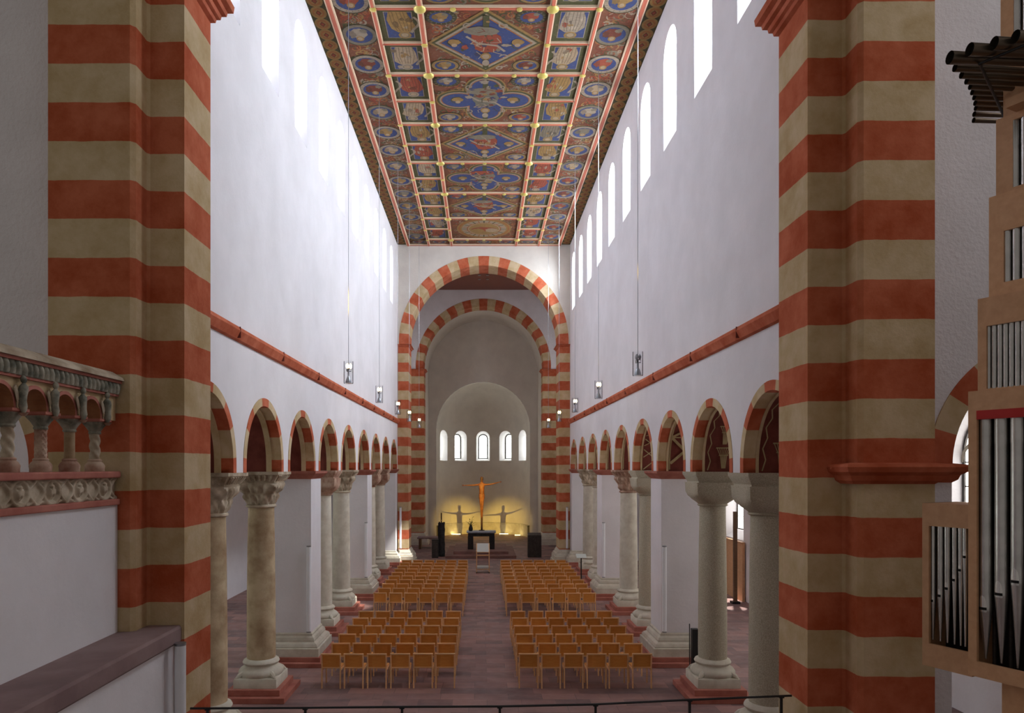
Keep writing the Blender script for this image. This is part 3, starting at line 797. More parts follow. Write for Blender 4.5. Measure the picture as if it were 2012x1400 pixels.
for sx in (-1, 1):
    p = Paint(rnd); xa, xb = sorted((sx*(BX2+.06), sx*(BX3-.06))); p.rect(xa, xb, ROWS[9], Y1-.08, FOL, 0)
    p.foliage(xa, xb, ROWS[9], Y1-.08, 1, 24)
    y = ROWS[0]-.35; k = 0
    while y > ROWS[9]+.4:
        p.roundel((xa+xb)/2, y, .43, .42, 4, PAL if k % 3 else GRY); y -= 1.36; k += 1
    p.done('painted_roundel_strip')
    p = Paint(rnd); xa, xb = sorted((sx*(BX3+.1), sx*(W+.02))); p.rect(xa, xb, ROWS[9], Y1, DGRN, 0)
    xm = (xa+xb)/2; N = int((Y1-ROWS[9])/.455)
    for q, c, L in ((.20, OCH, 1), (.145, OR, 2), (.10, OCH, 3)):
        for k in range(N):
            yc = Y1-.1-.455*(k+.5); h = .24*q/.2
            p.poly([(xm+q*1*sin(pi*m/8), yc+h*cos(pi*m/8)*(1 if True else 1)) for m in range(16)], c, L)
    for k in range(N):
        yc = Y1-.1-.455*(k+.5); p.poly([(xm, yc+.11), (xm+.075, yc), (xm, yc-.11), (xm-.075, yc)], DR, 4); p.poly([(xm, yc+.06), (xm+.04, yc), (xm, yc-.06), (xm-.04, yc)], RD, 5)
    p.done('painted_border')
p = Paint(rnd); p.rect(-BX3, BX3, ROWS[0]+.05, Y1-.06, FOL, 0); p.foliage(-BX3, BX3, ROWS[0]+.05, Y1-.06, 1, 14)
for x in (-1.1, 0, 1.1, -3.2, -2.2, 2.2, 3.2): p.roundel(x, (ROWS[0]+Y1)/2, .34, .22, 4)
p.done('painted_end_strip')
def batten(x0, x1, y0, y1, along, w=.12, hgt=.07, red=M['batten_red']):
    b = MB(); z1 = CEIL+.02; z0 = CEIL-hgt
    if along == 'y':
        xm = (x0+x1)/2; b.box(xm-w/2, xm+w/2, y0, y1, z0+.02, z1, M['batten_cream']); b.box(xm-w*.27, xm+w*.27, y0, y1, z0, z0+.03, red)
    else:
        ym = (y0+y1)/2; b.box(x0, x1, ym-w/2, ym+w/2, z0+.02, z1, M['batten_cream']); b.box(x0, x1, ym-w*.27, ym+w*.27, z0, z0+.03, red)
    b.build('batten', ceil)
for x in (BX1, BX2): 
    for s in (-1, 1): batten(s*x, s*x, ROWS[9], Y1, 'y', .15 if x == BX1 else .12, .09)
for s in (-1, 1): batten(s*BX3, s*BX3, ROWS[9], Y1, 'y', .17, .09)
for i, y in enumerate(ROWS): batten(-BX2, BX2, y, y, 'x', .12, .08)
for i in range(9):
    ym = (ROWS[i]+ROWS[i+1])/2
    for s in (-1, 1): batten(min(s*BX1, s*BX2), max(s*BX1, s*BX2), ym, ym, 'x', .09, .07)
batten(-BX3, BX3, Y1-.05, Y1-.05, 'x', .1, .08)
bossmesh = {}
def boss(x, y, r):
    if r not in bossmesh:
        b = MB(); b.lathe([(r*1.15, .0), (r*1.1, -.02), (r*.8, -.35*r), (r*.45, -.5*r), (.001, -.55*r)], M['gold'], n=18)
        o = b.build('boss', ceil, smooth=50); bossmesh[r] = o
    else:
        o = bossmesh[r].copy(); COL.objects.link(o); o.parent = ceil
    o.location = (x, y, CEIL-.075)
for y in ROWS[:8]:
    for s in (-1, 1): boss(s*BX1, y, .135); boss(s*BX2, y, .075)
    for x in (-.81, 0, .81): boss(x, y, .065)
for i in range(8):
    ym = (ROWS[i]+ROWS[i+1])/2
    for s in (-1, 1): boss(s*BX1, ym, .075) ; 
    if i < 4:
        for s in (-1, 1): boss(s*BX2, ym, .075)

# ------------------------------------------------------------------ choir screen (left foreground)
SX = -4.38
mb = MB(); mb.box(-4.75, SX, 2.0, 8.44, 2.97, 4.46, M['white'])
mb.box(-4.75, -3.86, 2.0, 8.78, 1.0, 2.76, M['white']); mb.build('wall_choir', kind='structure')
mb = MB(); mb.loft([[( SX-.05, 2.0, z), (-3.78-o, 2.0, z), (-3.78-o, 8.80, z), (SX-.05, 8.80, z)] for z, o in ((2.76, .03), (2.79, 0), (2.94, 0), (2.97, .02))], M['pinkstone']); mb.build('trim_5', kind='structure')
scr = thing('choir_screen', 'carved stone balustrade of small arches on white wall at left', 'balustrade', (SX, 5, 4.46))
ox, oy, oz = SX, 5, 4.46
YA, YB = 3.0, 8.43
def lp(x, y, z): return (x-ox, y-oy, z-oz)
def lbox(m_, x0, x1, y0, y1, z0, z1, mat): m_.box(x0-ox, x1-ox, y0-oy, y1-oy, z0-oz, z1-oz, mat)
m_ = MB(); lbox(m_, SX-.28, SX+.04, YA, YB, 4.46, 4.53, M['redstep']); m_.build('lower_moulding', scr, bevel=.012)
def relief(name, z0, z1, fn, mat, ny, nz, x):
    m_ = MB(); rows = []
    for j in range(nz+1):
        z = z0+(z1-z0)*j/nz
        rows.append([lp(x+fn(YA+(YB-YA)*i/ny, (z-(z0+z1)/2)), YA+(YB-YA)*i/ny, z) for i in range(ny+1)])
    m_.grid(rows, mat); lbox(m_, SX-.26, x-.02, YA, YB, z0, z1, mat); return m_.build(name, scr, smooth=60)
def sstep(a, b, x): t = max(0, min(1, (x-a)/(b-a))); return t*t*(3-2*t)
def frieze(y, z):
    u = ((y-8.17+.25) % .5)-.25; h = 0
    d = hypot(u, z*1.15); h = max(h, .03*(1-sstep(.012, .03, abs(d-.135))))
    d2 = hypot(u/.07, (z-.01)/.095); h = max(h, .04*(1-sstep(.5, 1, d2)))
    for ex in (-.028, .028): h -= .03*(1-sstep(.4, 1, hypot((u-ex)/.017, (z-.04)/.017)))
    h -= .025*(1-sstep(.4, 1, hypot(u/.02, (z+.04)/.02)))
    v = abs(abs(u)-.25); h = max(h, .03*(1-sstep(.015, .035, abs(v-.06*(1+cos(z*22))))))
    h = max(h, .02*(1-sstep(.008, .02, abs(abs(z)-.105-.01*sin(y*40)))))
    return max(h, -.004)
relief('frieze', 4.53, 4.775, frieze, M['carved'], 700, 22, SX-.03)
m_ = MB(); lbox(m_, SX-.28, SX+.05, YA, YB, 4.775, 4.85, M['redstep']); m_.build('sill', scr, bevel=.015)
cols = [8.15-.5*k for k in range(11)]
cm = {}
arch = MB(); r = .175
for k, y in enumerate(cols):
    kind = k % 3
    shaftm = [M['carved'], M['tan'], M['carved_red']][kind]
    c = MB(); c.lathe([(.10, 0), (.10, .03), (.105, .06), (.09, .09), (.07, .11), (.075, .125), (.06, .14)], M['carved_red'], n=16)
    cp = bpy.data.objects.new('colonnette', None); COL.objects.link(cp); cp.parent = scr; cp.location = lp(SX-.11, y, 4.85)
    o = c.build('base', cp, smooth=40)
    c = MB(); n = 24; rows = []
    for j in range(33):
        z = .14+.28*j/32; row = []
        for q in range(n):
            a = 2*pi*q/n
            if kind == 0: d = .007*sin(3*a+z*55)
            elif kind == 1: d = 0
            else: d = .007*sin(z*110+6*abs(((a/(2*pi)*4) % 1)-.5)*2)
            rr = .052+d; row.append((rr*cos(a), rr*sin(a), z))
        rows.append(row)
    c.loft(rows, shaftm); o = c.build('shaft', cp, smooth=50)
    c = MB(); c.loft([superell(h_, e, 24, z) for h_, e, z in ((.06, 2, .42), (.068, 2, .435), (.06, 2, .45), (.085, 3, .50), (.105, 8, .545), (.11, 16, .55), (.112, 16, .555))], M['carved_green']); c.loft([superell(h_, 20, 24, z) for h_, z in ((.115, .555), (.13, .565), (.13, .59))], M['redstep'])
    o = c.build('capital', cp, smooth=30)
    # little robed figure set above the capital
    f = MB(); f.loft([[(px*q*.8, py*q+.008*sin(z*20+k), z) for px, py, _ in superell(1, 2, 14)] for q, z in ((.02, -.03), (.036, .0), (.044, .03), (.038, .08), (.043, .13), (.05, .18), (.047, .21), (.024, .235), (.018, .245), (.030, .26), (.034, .28), (.026, .302), (.006, .315))], M['carved_green'])
    for sg in (-1, 1):
        f.loft([[(-.02+.010*cos(a), sg*(.035+q*.055)+.022*sin(a)*(1-.4*q), .10+q*.10+.035*sin(a)*(1-.5*q)) for a in [2*pi*w/8 for w in range(8)]] for q in (0, .4, .8, 1.1)], M['carved'])
    f.lathe([(.02, -.06), (.04, -.035), (.045, -.03)], M['carved_red'], n=12)
    o = f.build('carved_figure', scr, smooth=50); o.location = lp(SX+.035, y, 5.43)
zs = 5.44
for k in range(len(cols)-1):
    y = (cols[k]+cols[k+1])/2; rect = (y-.25, y+.25, zs, 5.72)
    panel_hole(arch, rect, y, zs+.03, r, zs, True, lambda a, b: lp(SX-.02, a, b), M['beige'])
    L = arch_line(y, zs+.03, r, zs, 14); L2 = arch_line(y, zs+.03, r+.035, zs, 14)
    arch.grid([[lp(SX-.02, *q) for q in L2], [lp(SX-.005, *q) for q in L2], [lp(SX-.005, *q) for q in L]], M['redstep']); arch.grid([[lp(SX-.005, *q) for q in L], [lp(SX-.22, *q) for q in L]], M['brick'])
    panel_hole(arch, rect, y, zs+.03, r, zs, True, lambda a, b: lp(SX-.22, a, b), M['beige'])
lbox(arch, SX-.22, SX-.02, 8.40-.25, YB, zs, 5.72, M['beige'])
arch.build('arches', scr)
m_ = MB(); lbox(m_, SX-.26, SX+.02, YA, YB, 5.72, 5.745, M['redstep']); lbox(m_, SX-.26, SX+.06, YA, YB, 5.87, 5.90, M['redstep']); m_.build('fillets', scr)
def leafb(y, z):
    u = ((y % .085)/.085)-.5; return .02+.035*(1-sstep(.2, .5, abs(u+z*2.0)))*(.6+.4*sin((z+.06)*25))
relief('leaf_band', 5.745, 5.87, leafb, M['carved_green'], 500, 8, SX-.0)
m_ = MB(); m_.loft([[lp(SX-.30, y, 5.90), lp(SX+.09, y, 5.90), lp(SX+.07, y, 5.94), lp(SX-.05, y, 6.01), lp(SX-.30, y, 6.01)] for y in (YA, YB)], M['carved']); m_.build('coping', scr)

# ------------------------------------------------------------------ railing
def at(px, py, D): return ((px-VPX)*D/FPX+CX, D, EYE+(VPY-py)*D/FPX)
zr = 2.02
pts = []
for px, py in ((374, 1391), (560, 1390), (790, 1388), (980, 1387), (1170, 1383), (1355, 1374), (1555, 1366)):
    D = FPX*(EYE-zr)/(py-VPY); pts.append(at(px, py, D))
rl = thing('railing', 'thin black metal railing along the bottom edge between the striped piers', 'railing', (0, 8.7, 1.0))
m_ = MB(); m_.tube([(p[0], p[1]-8.7, p[2]-1) for p in pts], .014, M['black'], 8); m_.build('handrail', rl)
m_ = MB(); m_.tube([(p[0], p[1]-8.7, .25) for p in pts], .012, M['black'], 8); m_.build('lower_rail', rl)
for px, py in ((408, 1391), (600, 1390), (790, 1388), (982, 1387), (1170, 1383), (1355, 1374), (1535, 1367)):
    D = FPX*(EYE-zr)/(py-VPY); p = at(px, py, D)
    m_ = MB(); m_.box(p[0]-.014, p[0]+.014, p[1]-8.7-.014, p[1]-8.7+.014, -.28, 1.0, M['black']); m_.box(p[0]-.03, p[0]+.03, p[1]-8.7-.02, p[1]-8.7+.02, 1.0, 1.015, M['black']); m_.build('post', rl)

# ------------------------------------------------------------------ chairs
def make_chair():
    t = thing('wooden_chair', '', 'chair')
    w = .205
    s_ = MB(); s_.loft([[(-.20+o, -.17, z), (.20-o, -.17, z), (.215-o, .20, z), (-.215+o, .20, z)] for z, o in ((.425, .01), (.432, 0), (.448, 0), (.455, .012))], M['backpanel']); s_.build('seat', t)
    b = MB(); rows = []
    for j in range(5):
        z = .462+.285*j/4; rows.append([(x*.195, -.215-.03*j/4+.012*(x*x), z) for x in (-1, -.5, 0, .5, 1)])
    b.grid(rows, M['backpanel']); b.grid([[(p[0], p[1]+.012, p[2]) for p in r_] for r_ in rows], M['backpanel'])
    b.build('backrest', t)
    for x in (-w, w):
        l = MB(); l.loft([[(x-.014, y-.014, z), (x+.014, y-.014, z), (x+.014, y+.014, z), (x-.014, y+.014, z)] for y, z in ((-.235, 0), (-.215, .44), (-.248, .765))], M['beech']); l.build('leg', t)
        l = MB(); l.box(x-.013, x+.013, .185, .211, 0, .43, M['beech']); l.build('leg', t)
    f = MB(); f.box(-.219, .219, -.264, -.232, .748, .776, M['beech']); f.build('top_rail', t); f = MB(); f.box(-.2, .2, -.225, -.205, .445, .468, M['beech']); f.build('lower_rail', t)
    f = MB()
    for x in (-w, w): f.box(x-.01, x+.01, -.21, .19, .385, .428, M['beech'])
    f.box(-w, w, .186, .206, .385, .428, M['beech']); f.build('seat_frame', t)
    return t
proto = make_chair(); first = True
rowsY = [15.95+.945*k for k in range(6)]+[23.65+.93*k for k in range(10)]
for s, nm in ((-1, 'left'), (1, 'right')):
    for k, y in enumerate(rowsY):
        blk = 'front' if k < 6 else 'rear'; kk = k if k < 6 else k-6
        for j in range(6):
            c = proto if first else copy_tree(proto); first = False
            c.location = (s*(.93+.5*j)+(rnd.random()-.5)*.03, y+.25+(rnd.random()-.5)*.04, 0); c.rotation_euler = (0, 0, (rnd.random()-.5)*.05)
            c['label'] = 'light wood chair, %s %s block, %s row from the railing, %s seat from the aisle' % (blk, nm, ORD[kk], ORD[j])
            c['group'] = 'wooden chairs in rows along the nave'

# ------------------------------------------------------------------ pendants
def make_pendant(lit):
    t = thing('pendant_lamp', '', 'lamp')
    c = MB(); c.tube([(0, 0, .40), (0, 0, CEIL-6.82)], .007, M['steel'], 6); c.build('cable', t)
    g = MB(); g.lathe([(.105, 0), (.108, .02), (.108, .50), (.105, .52)], M['glass'], n=20, caps=False); g.lathe([(.106, .0), (.106, .012)], M['glass'], n=20); go = g.build('glass_cylinder', t, smooth=40)
    h = MB(); h.lathe([(.075, .015), (.07, .05), (.045, .13), (.022, .17), (.02, .33), (.05, .335), (.05, .35)], M['steel'], n=16)
    for a in range(3): h.tube([(0, 0, .28), (.06*cos(a*2.1), .06*sin(a*2.1), .28), (.06*cos(a*2.1), .06*sin(a*2.1), .34)], .008, M['black'], 6)
    hold = h.build('lamp_holder', t, smooth=40)
    b = MB()
    for a in range(3): b.lathe([(.012, .34), (.03, .38), (.03, .42), (.008, .46)], M['bulb'] if lit else M['steel'], (.045*cos(a*2.1), .045*sin(a*2.1), 0), 10)
    b.build('bulb', hold)
    return t
pl = make_pendant(True); pu = make_pendant(False); used = False
for s, nm, Ds in ((-1, 'left', (16.6, 21.6, 26.4, 30.6, 35.4)), (1, 'right', (15.2, 20.3, 25.4, 30.6, 35.5))):
    for k, D in enumerate(Ds):
        if s > 0 and k == 0: c = pu
        elif not used: c = pl; used = True
        else: c = copy_tree(pl)
        c.location = (s*3.18, D, 6.82)
        c['label'] = ('unlit glass cylinder pendant lamp on a long cable before the right wall' if c is pu else 'lit glass cylinder pendant lamp, %s lit one from the front along the %s wall' % (ORD[k if s < 0 else k-1], nm))
        c['group'] = 'hanging glass lamps'

# ------------------------------------------------------------------ wall tubes, speaker, stand
def tube_light(x, y, z0, z1, r, lab, bx=None):
    t = thing('tube_loudspeaker', lab, 'loudspeaker', (x, y, z0), 0, 'slim white column loudspeakers on piers')
    h = z1-z0
    b = MB(); b.lathe([(r, .02), (r, h-.02)], M['tube'], n=20); b.build('body', t, smooth=40)
    e = MB(); e.lathe([(r*1.04, 0), (r*1.04, .03)], M['steel'], n=20); e.lathe([(r*1.04, h-.03), (r*1.04, h)], M['steel'], n=20); e.build('end_cap', t, smooth=40)
    k = MB()
    for z in (.15*h, .85*h): k.box(-.02, .02, 0, .09, z, z+.05, M['black'])
    k.build('bracket', t)
tube_light(-3.72, 8.62, 1.0, 2.80, .065, 'thick white tube loudspeaker at foot of left striped pier')
tube_light(-4.40, SUP[2]-.66, .80, 2.95, .055, 'slim white tube loudspeaker on the nearest left white pier')
tube_light(-4.40, SUP[5]-.66, .80, 2.85, .055, 'slim white tube loudspeaker on the second left white pier')
tube_light(4.42, SUP[2]-.66, .80, 2.95, .055, 'slim white tube loudspeaker on the nearest right white pier')
tube_light(4.42, SUP[5]-.66, .80, 2.85, .055, 'slim white tube loudspeaker on the second right white pier')
tube_light(-4.18, Y1-.12, .80, 2.9, .055, 'slim white tube loudspeaker at the far left crossing pier')
tube_light(4.18, Y1-.12, .80, 2.9, .055, 'slim white tube loudspeaker at the far right crossing pier')
t = thing('loudspeaker_box', 'black slim box standing beside the nearest right white pier', 'loudspeaker', (4.92, 17.05, .0))
b = MB(); b.box(-.07, .09, -.08, .08, .03, 1.08, M['black']); b.build('cabinet', t, bevel=.01)
b = MB(); b.tube([(-.12, -.02, 0), (-.12, -.02, 1.2)], .012, M['black'], 8); b.build('stand_pole', t)
b = MB(); b.box(-.15, .12, -.12, .12, 0, .03, M['black']); b.build('foot_plate', t)
t = thing('reading_stand', 'thin black stand with pale tilted panel before far right column', 'stand', (4.27, 31.7, 0))
b = MB(); b.tube([(0, 0, .02), (0, 0, .98)], .028, M['black'], 10); b.build('post', t)
b = MB(); b.lathe([(.16, 0), (.16, .02)], M['black'], n=20); b.build('foot', t)
b = MB(); b.loft([[(x, y, .98+y*.45+dz) for x, y in ((-.22, -.15), (.22, -.15), (.22, .15), (-.22, .15))] for dz in (0, .02)], M['paper']); b.build('panel', t)

# ------------------------------------------------------------------ altar area
pod = MB(); pod.box(-2.05, 1.75, 38.6, 43.6, 0, .15, M['pinkred']); pod.box(-1.65, 1.35, 39.3, 43.2, .15, .30, M['pinkred'])
tag(pod.build('altar_steps', bevel=.01), 'two low reddish stone steps under the black altar table', 'steps')
al = thing('altar_table', 'black altar table with grey slab top below the crucifix', 'altar', (-.13, 40.7, .30))
b = MB(); b.loft([[(-.82+o, -.45+o, z), (.82-o, -.45+o, z), (.82-o, .45-o, z), (-.82+o, .45-o, z)] for z, o in ((.90, .04), (.92, 0), (.99, 0), (1.0, .01))], M['greystone']); b.build('tabletop', al)
b = MB(); b.box(-.74, .74, -.38, .38, .72, .90, M['blackwood']); b.build('apron', al)
for sx in (-1, 1):
    b = MB(); b.box(sx*.6-.15, sx*.6+.15, -.38, .38, 0, .72, M['blackwood']); b.build('leg', al)
# crucifix
cr = thing('crucifix', 'tall orange-brown carved crucifix figure with outstretched arms on the altar', 'crucifix', (-.10, 40.92, 1.30))
b = MB(); b.box(-.16, .16, -.12, .12, 0, .03, M['black']); b.build('base_plate', cr)
me = bpy.data.meshes.new('figure')
V = [((0, 0, 2.02), .125), ((0, -.02, 2.22), .15), ((0, -.02, 2.48), .165), ((.0, 0, 2.62), .13), ((0, -.02, 2.73), .055), ((.0, -.05, 2.82), .075), ((.005, -.06, 2.93), .085), ((.0, -.05, 3.02), .05),
     ((-.17, 0, 2.60), .075), ((-.42, 0, 2.57), .052), ((-.68, .02, 2.57), .042), ((-.88, .02, 2.56), .035), ((-1.0, .02, 2.56), .028),
     ((.17, 0, 2.60), .075), ((.42, 0, 2.61), .052), ((.68, .02, 2.66), .042), ((.88, .02, 2.71), .035), ((1.0, .02, 2.75), .028),
     ((-.05, -.01, 1.92), .13), ((-.05, -.05, 1.62), .10), ((-.035, -.09, 1.30), .07), ((-.03, -.03, 1.0), .055), ((-.03, -.02, .78), .04), ((-.03, -.09, .70), .03),
     ((.06, -.01, 1.92), .12), ((.05, -.05, 1.62), .09), ((.04, -.09, 1.30), .065), ((.03, -.03, 1.0), .05), ((.025, -.02, .80), .038), ((.025, -.09, .72), .03)]
E = [(0, 1), (1, 2), (2, 3), (3, 4), (4, 5), (5, 6), (6, 7), (3, 8), (8, 9), (9, 10), (10, 11), (11, 12), (3, 13), (13, 14), (14, 15), (15, 16), (16, 17), (0, 18), (18, 19), (19, 20), (20, 21), (21, 22), (22, 23), (0, 24), (24, 25), (25, 26), (26, 27), (27, 28), (28, 29)]
me.from_pydata([v for v, r in V], E, []); me.materials.append(M['crucifix'])
fo = bpy.data.objects.new('figure', me); COL.objects.link(fo); fo.parent = cr
sk = fo.modifiers.new('skin', 'SKIN'); sk.use_smooth_shade = True
for i, (v, r) in enumerate(V): d = me.skin_vertices[0].data[i]; d.radius = (r, r*.85); d.use_root = (i == 0)
ss = fo.modifiers.new('sub', 'SUBSURF'); ss.levels = 2; ss.render_levels = 2
hd = MB(); hd.loft([[(px*q, -.055+py*q*.9, z) for px, py, _ in superell(1, 2, 14)] for q, z in ((.05, 2.80), (.085, 2.86), (.09, 2.94), (.085, 3.0), (.06, 3.045), (.01, 3.06))], M['darkpole'])
hd.loft([[(px*q, -.12+py*q*.7, z) for px, py, _ in superell(1, 2, 10)] for q, z in ((.02, 2.76), (.04, 2.81), (.045, 2.85))], M['darkpole']); hd.build('hair_and_beard', cr, smooth=60)
lc = MB(); lc.loft([[(px*q, -.01+py*q*.9, z) for px, py, _ in superell(1, 2.3, 18)] for q, z in ((.15, 1.78), (.165, 1.84), (.165, 2.0), (.16, 2.06), (.14, 2.08))], M['crucifix']); lc.build('loincloth', cr, smooth=60)
tr = MB(); tr.loft([[(px*q, .05+py*q, z) for px, py, _ in superell(1, 2.6, 14)] for q, z in ((.06, .0), (.055, .5), (.06, .9), (.07, 1.25), (.055, 1.6), (.05, 2.0), (.06, 2.5))], M['darkpole']); tr.build('post', cr, smooth=60)
for sx in (-1, 1):
    for j in range(5):
        fb = MB(); zz = 2.56 if sx < 0 else 2.755
        fb.tube([(sx*1.0, .02, zz), (sx*(1.06+.02*(2-abs(j-2))), -.0+.012*(j-2), zz+.018*(j-2)), (sx*(1.10+.02*(2-abs(j-2))), -.03+.012*(j-2), zz+.022*(j-2))], [.011, .009, .006], M['crucifix'], 6)
        fb.build('finger', cr)
# vase with plant on the altar
t = thing('flower_vase', 'small dark vase of leafy stems on left end of altar', 'vase', (-.72, 40.55, 1.30))
b = MB(); b.lathe([(.09, 0), (.12, .08), (.11, .2), (.07, .28), (.085, .32)], M['black'], n=16); b.build('vase', t, smooth=40)
b = MB()
for k in range(14):
    a = k*2.4; q = .1+.14*rnd.random(); z = .34+.3*rnd.random()+(.28 if k == 3 else 0)
    b.tube([(0, 0, .3), (q*.4*cos(a), q*.4*sin(a), z*.8), (q*cos(a), q*sin(a), z)], [.012, .01, .006], M['leaf'], 5)
    c_ = Vector((q*cos(a), q*sin(a), z)); d_ = Vector((cos(a), sin(a), .4)).normalized()*.11; n_ = Vector((-sin(a), cos(a), 0))*.045
    b.face([c_-d_*.3, c_+d_*.3+n_, c_+d_, c_+d_*.3-n_], M['leaf'])
b.build('leaves', t)
# charred post candle stand
t = thing('candle_stand', 'rough charred black wooden post holding a tall thin candle', 'candle stand', (-2.32, 39.6, 0))
rows = []; rr = random.Random(3)
for j in range(15):
    z = 1.86*j/14; rows.append([(.19*(1+.12*rr.uniform(-1, 1))*cos(a)*1.0, .17*(1+.12*rr.uniform(-1, 1))*sin(a), z+(.06*rr.uniform(-1, 1) if j == 14 else 0)) for a in [2*pi*q/14 for q in range(14)]])
b = MB(); b.loft(rows, M['blackwood']); b.build('post', t)
b = MB(); b.lathe([(.035, 1.8), (.035, 2.32), (.03, 2.38)], M['darkpole'], (.0, 0, 0), 12); b.lathe([(.006, 2.38), (.005, 2.42)], M['black'], n=6); b.build('candle', t)
b = MB(); b.lathe([(.06, 1.95), (.06, 1.97), (.036, 2.0)], M['copper'], n=14); b.build('drip_ring', t)
t = thing('black_pedestal', 'narrow black box pedestal in front of the charred candle post', 'pedestal', (-2.62, 38.95, 0))
b = MB(); b.box(-.17, .17, -.17, .17, 0, .97, M['bronze']); b.build('body', t, bevel=.01); b = MB(); b.box(-.18, .18, -.18, .18, .97, 1.0, M['black']); b.build('top', t)
t = thing('ambo', 'dark bronze box ambo standing right of the altar', 'ambo', (2.77, 39.3, 0))
b = MB(); b.box(-.365, .365, -.25, .25, 0, 1.16, M['bronze']); b.build('body', t, bevel=.012); b = MB(); b.loft([[(-.36, -.25, z), (.36, -.25, z), (.36, .25, z+.1), (-.36, .25, z+.1)] for z in (1.16, 1.2)], M['bronze']); b.build('sloped_top', t)
# low side table with pale top
t = thing('credence_table', 'low reddish bench table with pale top at left by the chancel pier', 'table', (-3.2, 43.4, 0))
b = MB(); b.box(-.75, .75, -.5, .5, .62, .70, M['pinkstone']); b.build('tabletop', t)
for sx in (-1, 1):
    b = MB(); b.box(sx*.6-.06, sx*.6+.06, -.4, .4, 0, .62, M['darkwood']); b.build('leg', t)
# lectern in the aisle
t = thing('lectern', 'light wooden open lectern with pale sloping panel at end of aisle', 'lectern', (-.05, 33.5, 0))
for sx in (-1, 1):
    for yy, hz in ((-.18, 1.02), (.2, 1.28)):
        b = MB(); b.box(sx*.29-.02, sx*.29+.02, yy-.02, yy+.02, 0.04, hz, M['beech']); b.build('leg', t)
b = MB(); b.loft([[(x, y, z) for x, y, z in ((-.31, -.24+o, .96+o*.2), (.31, -.24+o, .96+o*.2), (.31, .2+o*.4, 1.33+o*.2), (-.31, .2+o*.4, 1.33+o*.2))] for o in (0, .03)], M['beech']); b.build('desk', t)
b = MB(); b.face([(-.27, -.235, .985), (.27, -.235, .985), (.27, .185, 1.335), (-.27, .185, 1.335)], M['paper']); b.build('panel', t)
b = MB(); b.box(-.29, .29, -.2, .22, .16, .20, M['beech']); b.box(-.27, .27, -.21, .2, .20, .30, M['paper']); b.build('lower_shelf', t)
b = MB()
for sx in (-1, 1): b.box(sx*.29-.025, sx*.29+.025, -.26, .26, 0, .05, M['darkwood'])
b.build('foot', t)
b = MB(); b.box(-.29, .29, -.2, -.17, .80, .85, M['beech']); b.build('cross_rail', t)
# floor lamps before the apse wall
for k, (x, y, lab) in enumerate(((-1.95, 52.05, 'glowing floor uplight at the left of the apse wall'), (1.5, 52.2, 'glowing floor uplight at the right of the apse wall'), (2.45, 51.3, 'small glowing floor uplight nearest the right apse edge'))):
    t = thing('floor_uplight', lab, 'lamp', (x, y, 0), 0, 'floor uplights along the apse')
    w_ = .33 if k < 2 else .2
    b = MB(); b.box(-w_, w_, -.07, .07, 0, .05, M['steel']); b.build('housing', t); b = MB(); b.box(-w_*.95, w_*.95, -.06, .06, .05, .07, M['uplight']); b.build('lens', t)

# ------------------------------------------------------------------ organ
A = (4.34, 6.6); ROT = atan2(-.902, .431)
org = thing('pipe_organ', 'light wood pipe organ with silver pipes and horizontal trumpets at right', 'organ', (A[0], A[1], 0), ROT)
def s_of(px, off=0.0):
    K = (px-VPX)/FPX; x0 = A[0]-CX+.902*off; y0 = A[1]+.431*off
    return (K*y0-x0)/(.431+.902*K)
def frame_panel(name, x0, x1, z0, z1, ox0, ox1, oz0, oz1, y0=0, depth=.7, edge=.03):
    b = MB(); m = M['organ']
    b.box(x0, ox0, y0, y0+.03, z0, z1, m); b.box(ox1, x1, y0, y0+.03, z0, z1, m)
    b.box(ox0, ox1, y0, y0+.03, z0, oz0, m); b.box(ox0, ox1, y0, y0+.03, oz1, z1, m)
    b.box(x0, x0+edge, y0+.03, y0+depth, z0, z1, m); b.box(x1-edge, x1, y0+.03, y0+depth, z0, z1, m)
    b.box(x0, x1, y0+.03, y0+depth, z0, z0+.03, m); b.box(x0, x1, y0+.03, y0+depth, z1-.03, z1, m)
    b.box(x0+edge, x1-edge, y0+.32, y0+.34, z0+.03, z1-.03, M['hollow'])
    return b.build(name, org)
def pipe(x, y, r, z0, zm, z1, lip=True, mat=None):
    b = MB(); mat = mat or M['tin']
    b.lathe([(.008, z0), (r*.96, zm-.03), (r, zm-.01), (r, zm), (r, z1-.25), (r*1.03, z1-.25), (r*1.03, z1)], mat, (x, y, 0), 20)
    o = b.build('organ_pipe', org, smooth=40)
    if lip:
        l = MB(); n = 10; yy = y-r*1.02
        T = [-.62+1.24*q/n for q in range(n+1)]
        hgt = r*2.0
        l.grid([[(x+r*1.03*sin(q), y-r*1.03*cos(q), zm+.012) for q in T], [(x+r*1.03*sin(q), y-r*1.05*cos(q), zm+.012+hgt*sqrt(max(0, 1-(q/.63)**2))) for q in T]], M['lip'])
        l.build('upper_lip', o, smooth=60)
        l = MB(); l.grid([[(x+r*1.04*sin(q), y-r*1.04*cos(q), zm+z) for q in T] for z in (-.012, .012)], M['hollow']); l.build('mouth', o)
        l = MB(); l.grid([[(x+r*1.05*sin(q), y-r*1.05*cos(q), zm-.012-z) for q in T] for z in (0, r*.35)], mat); l.build('lower_lip', o)
s0 = s_of(1919)
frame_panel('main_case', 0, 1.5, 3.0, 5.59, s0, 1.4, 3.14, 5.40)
b = MB(); b.box(s0, 1.4, -.005, .05, 5.33, 5.41, M['redlip']); b.build('red_rail', org)
for px, zm, zf in ((1937, 3.62, 3.16), (1968, 3.77, 3.15), (2000, 3.90, 3.14)): pipe(s_of(px, .09), .09, .054, zf, zm, 5.36)
for k in range(5): pipe(s_of(2000, .09)+.135*(k+1), .09, .054, 3.15, 4.05+.12*k, 5.36)
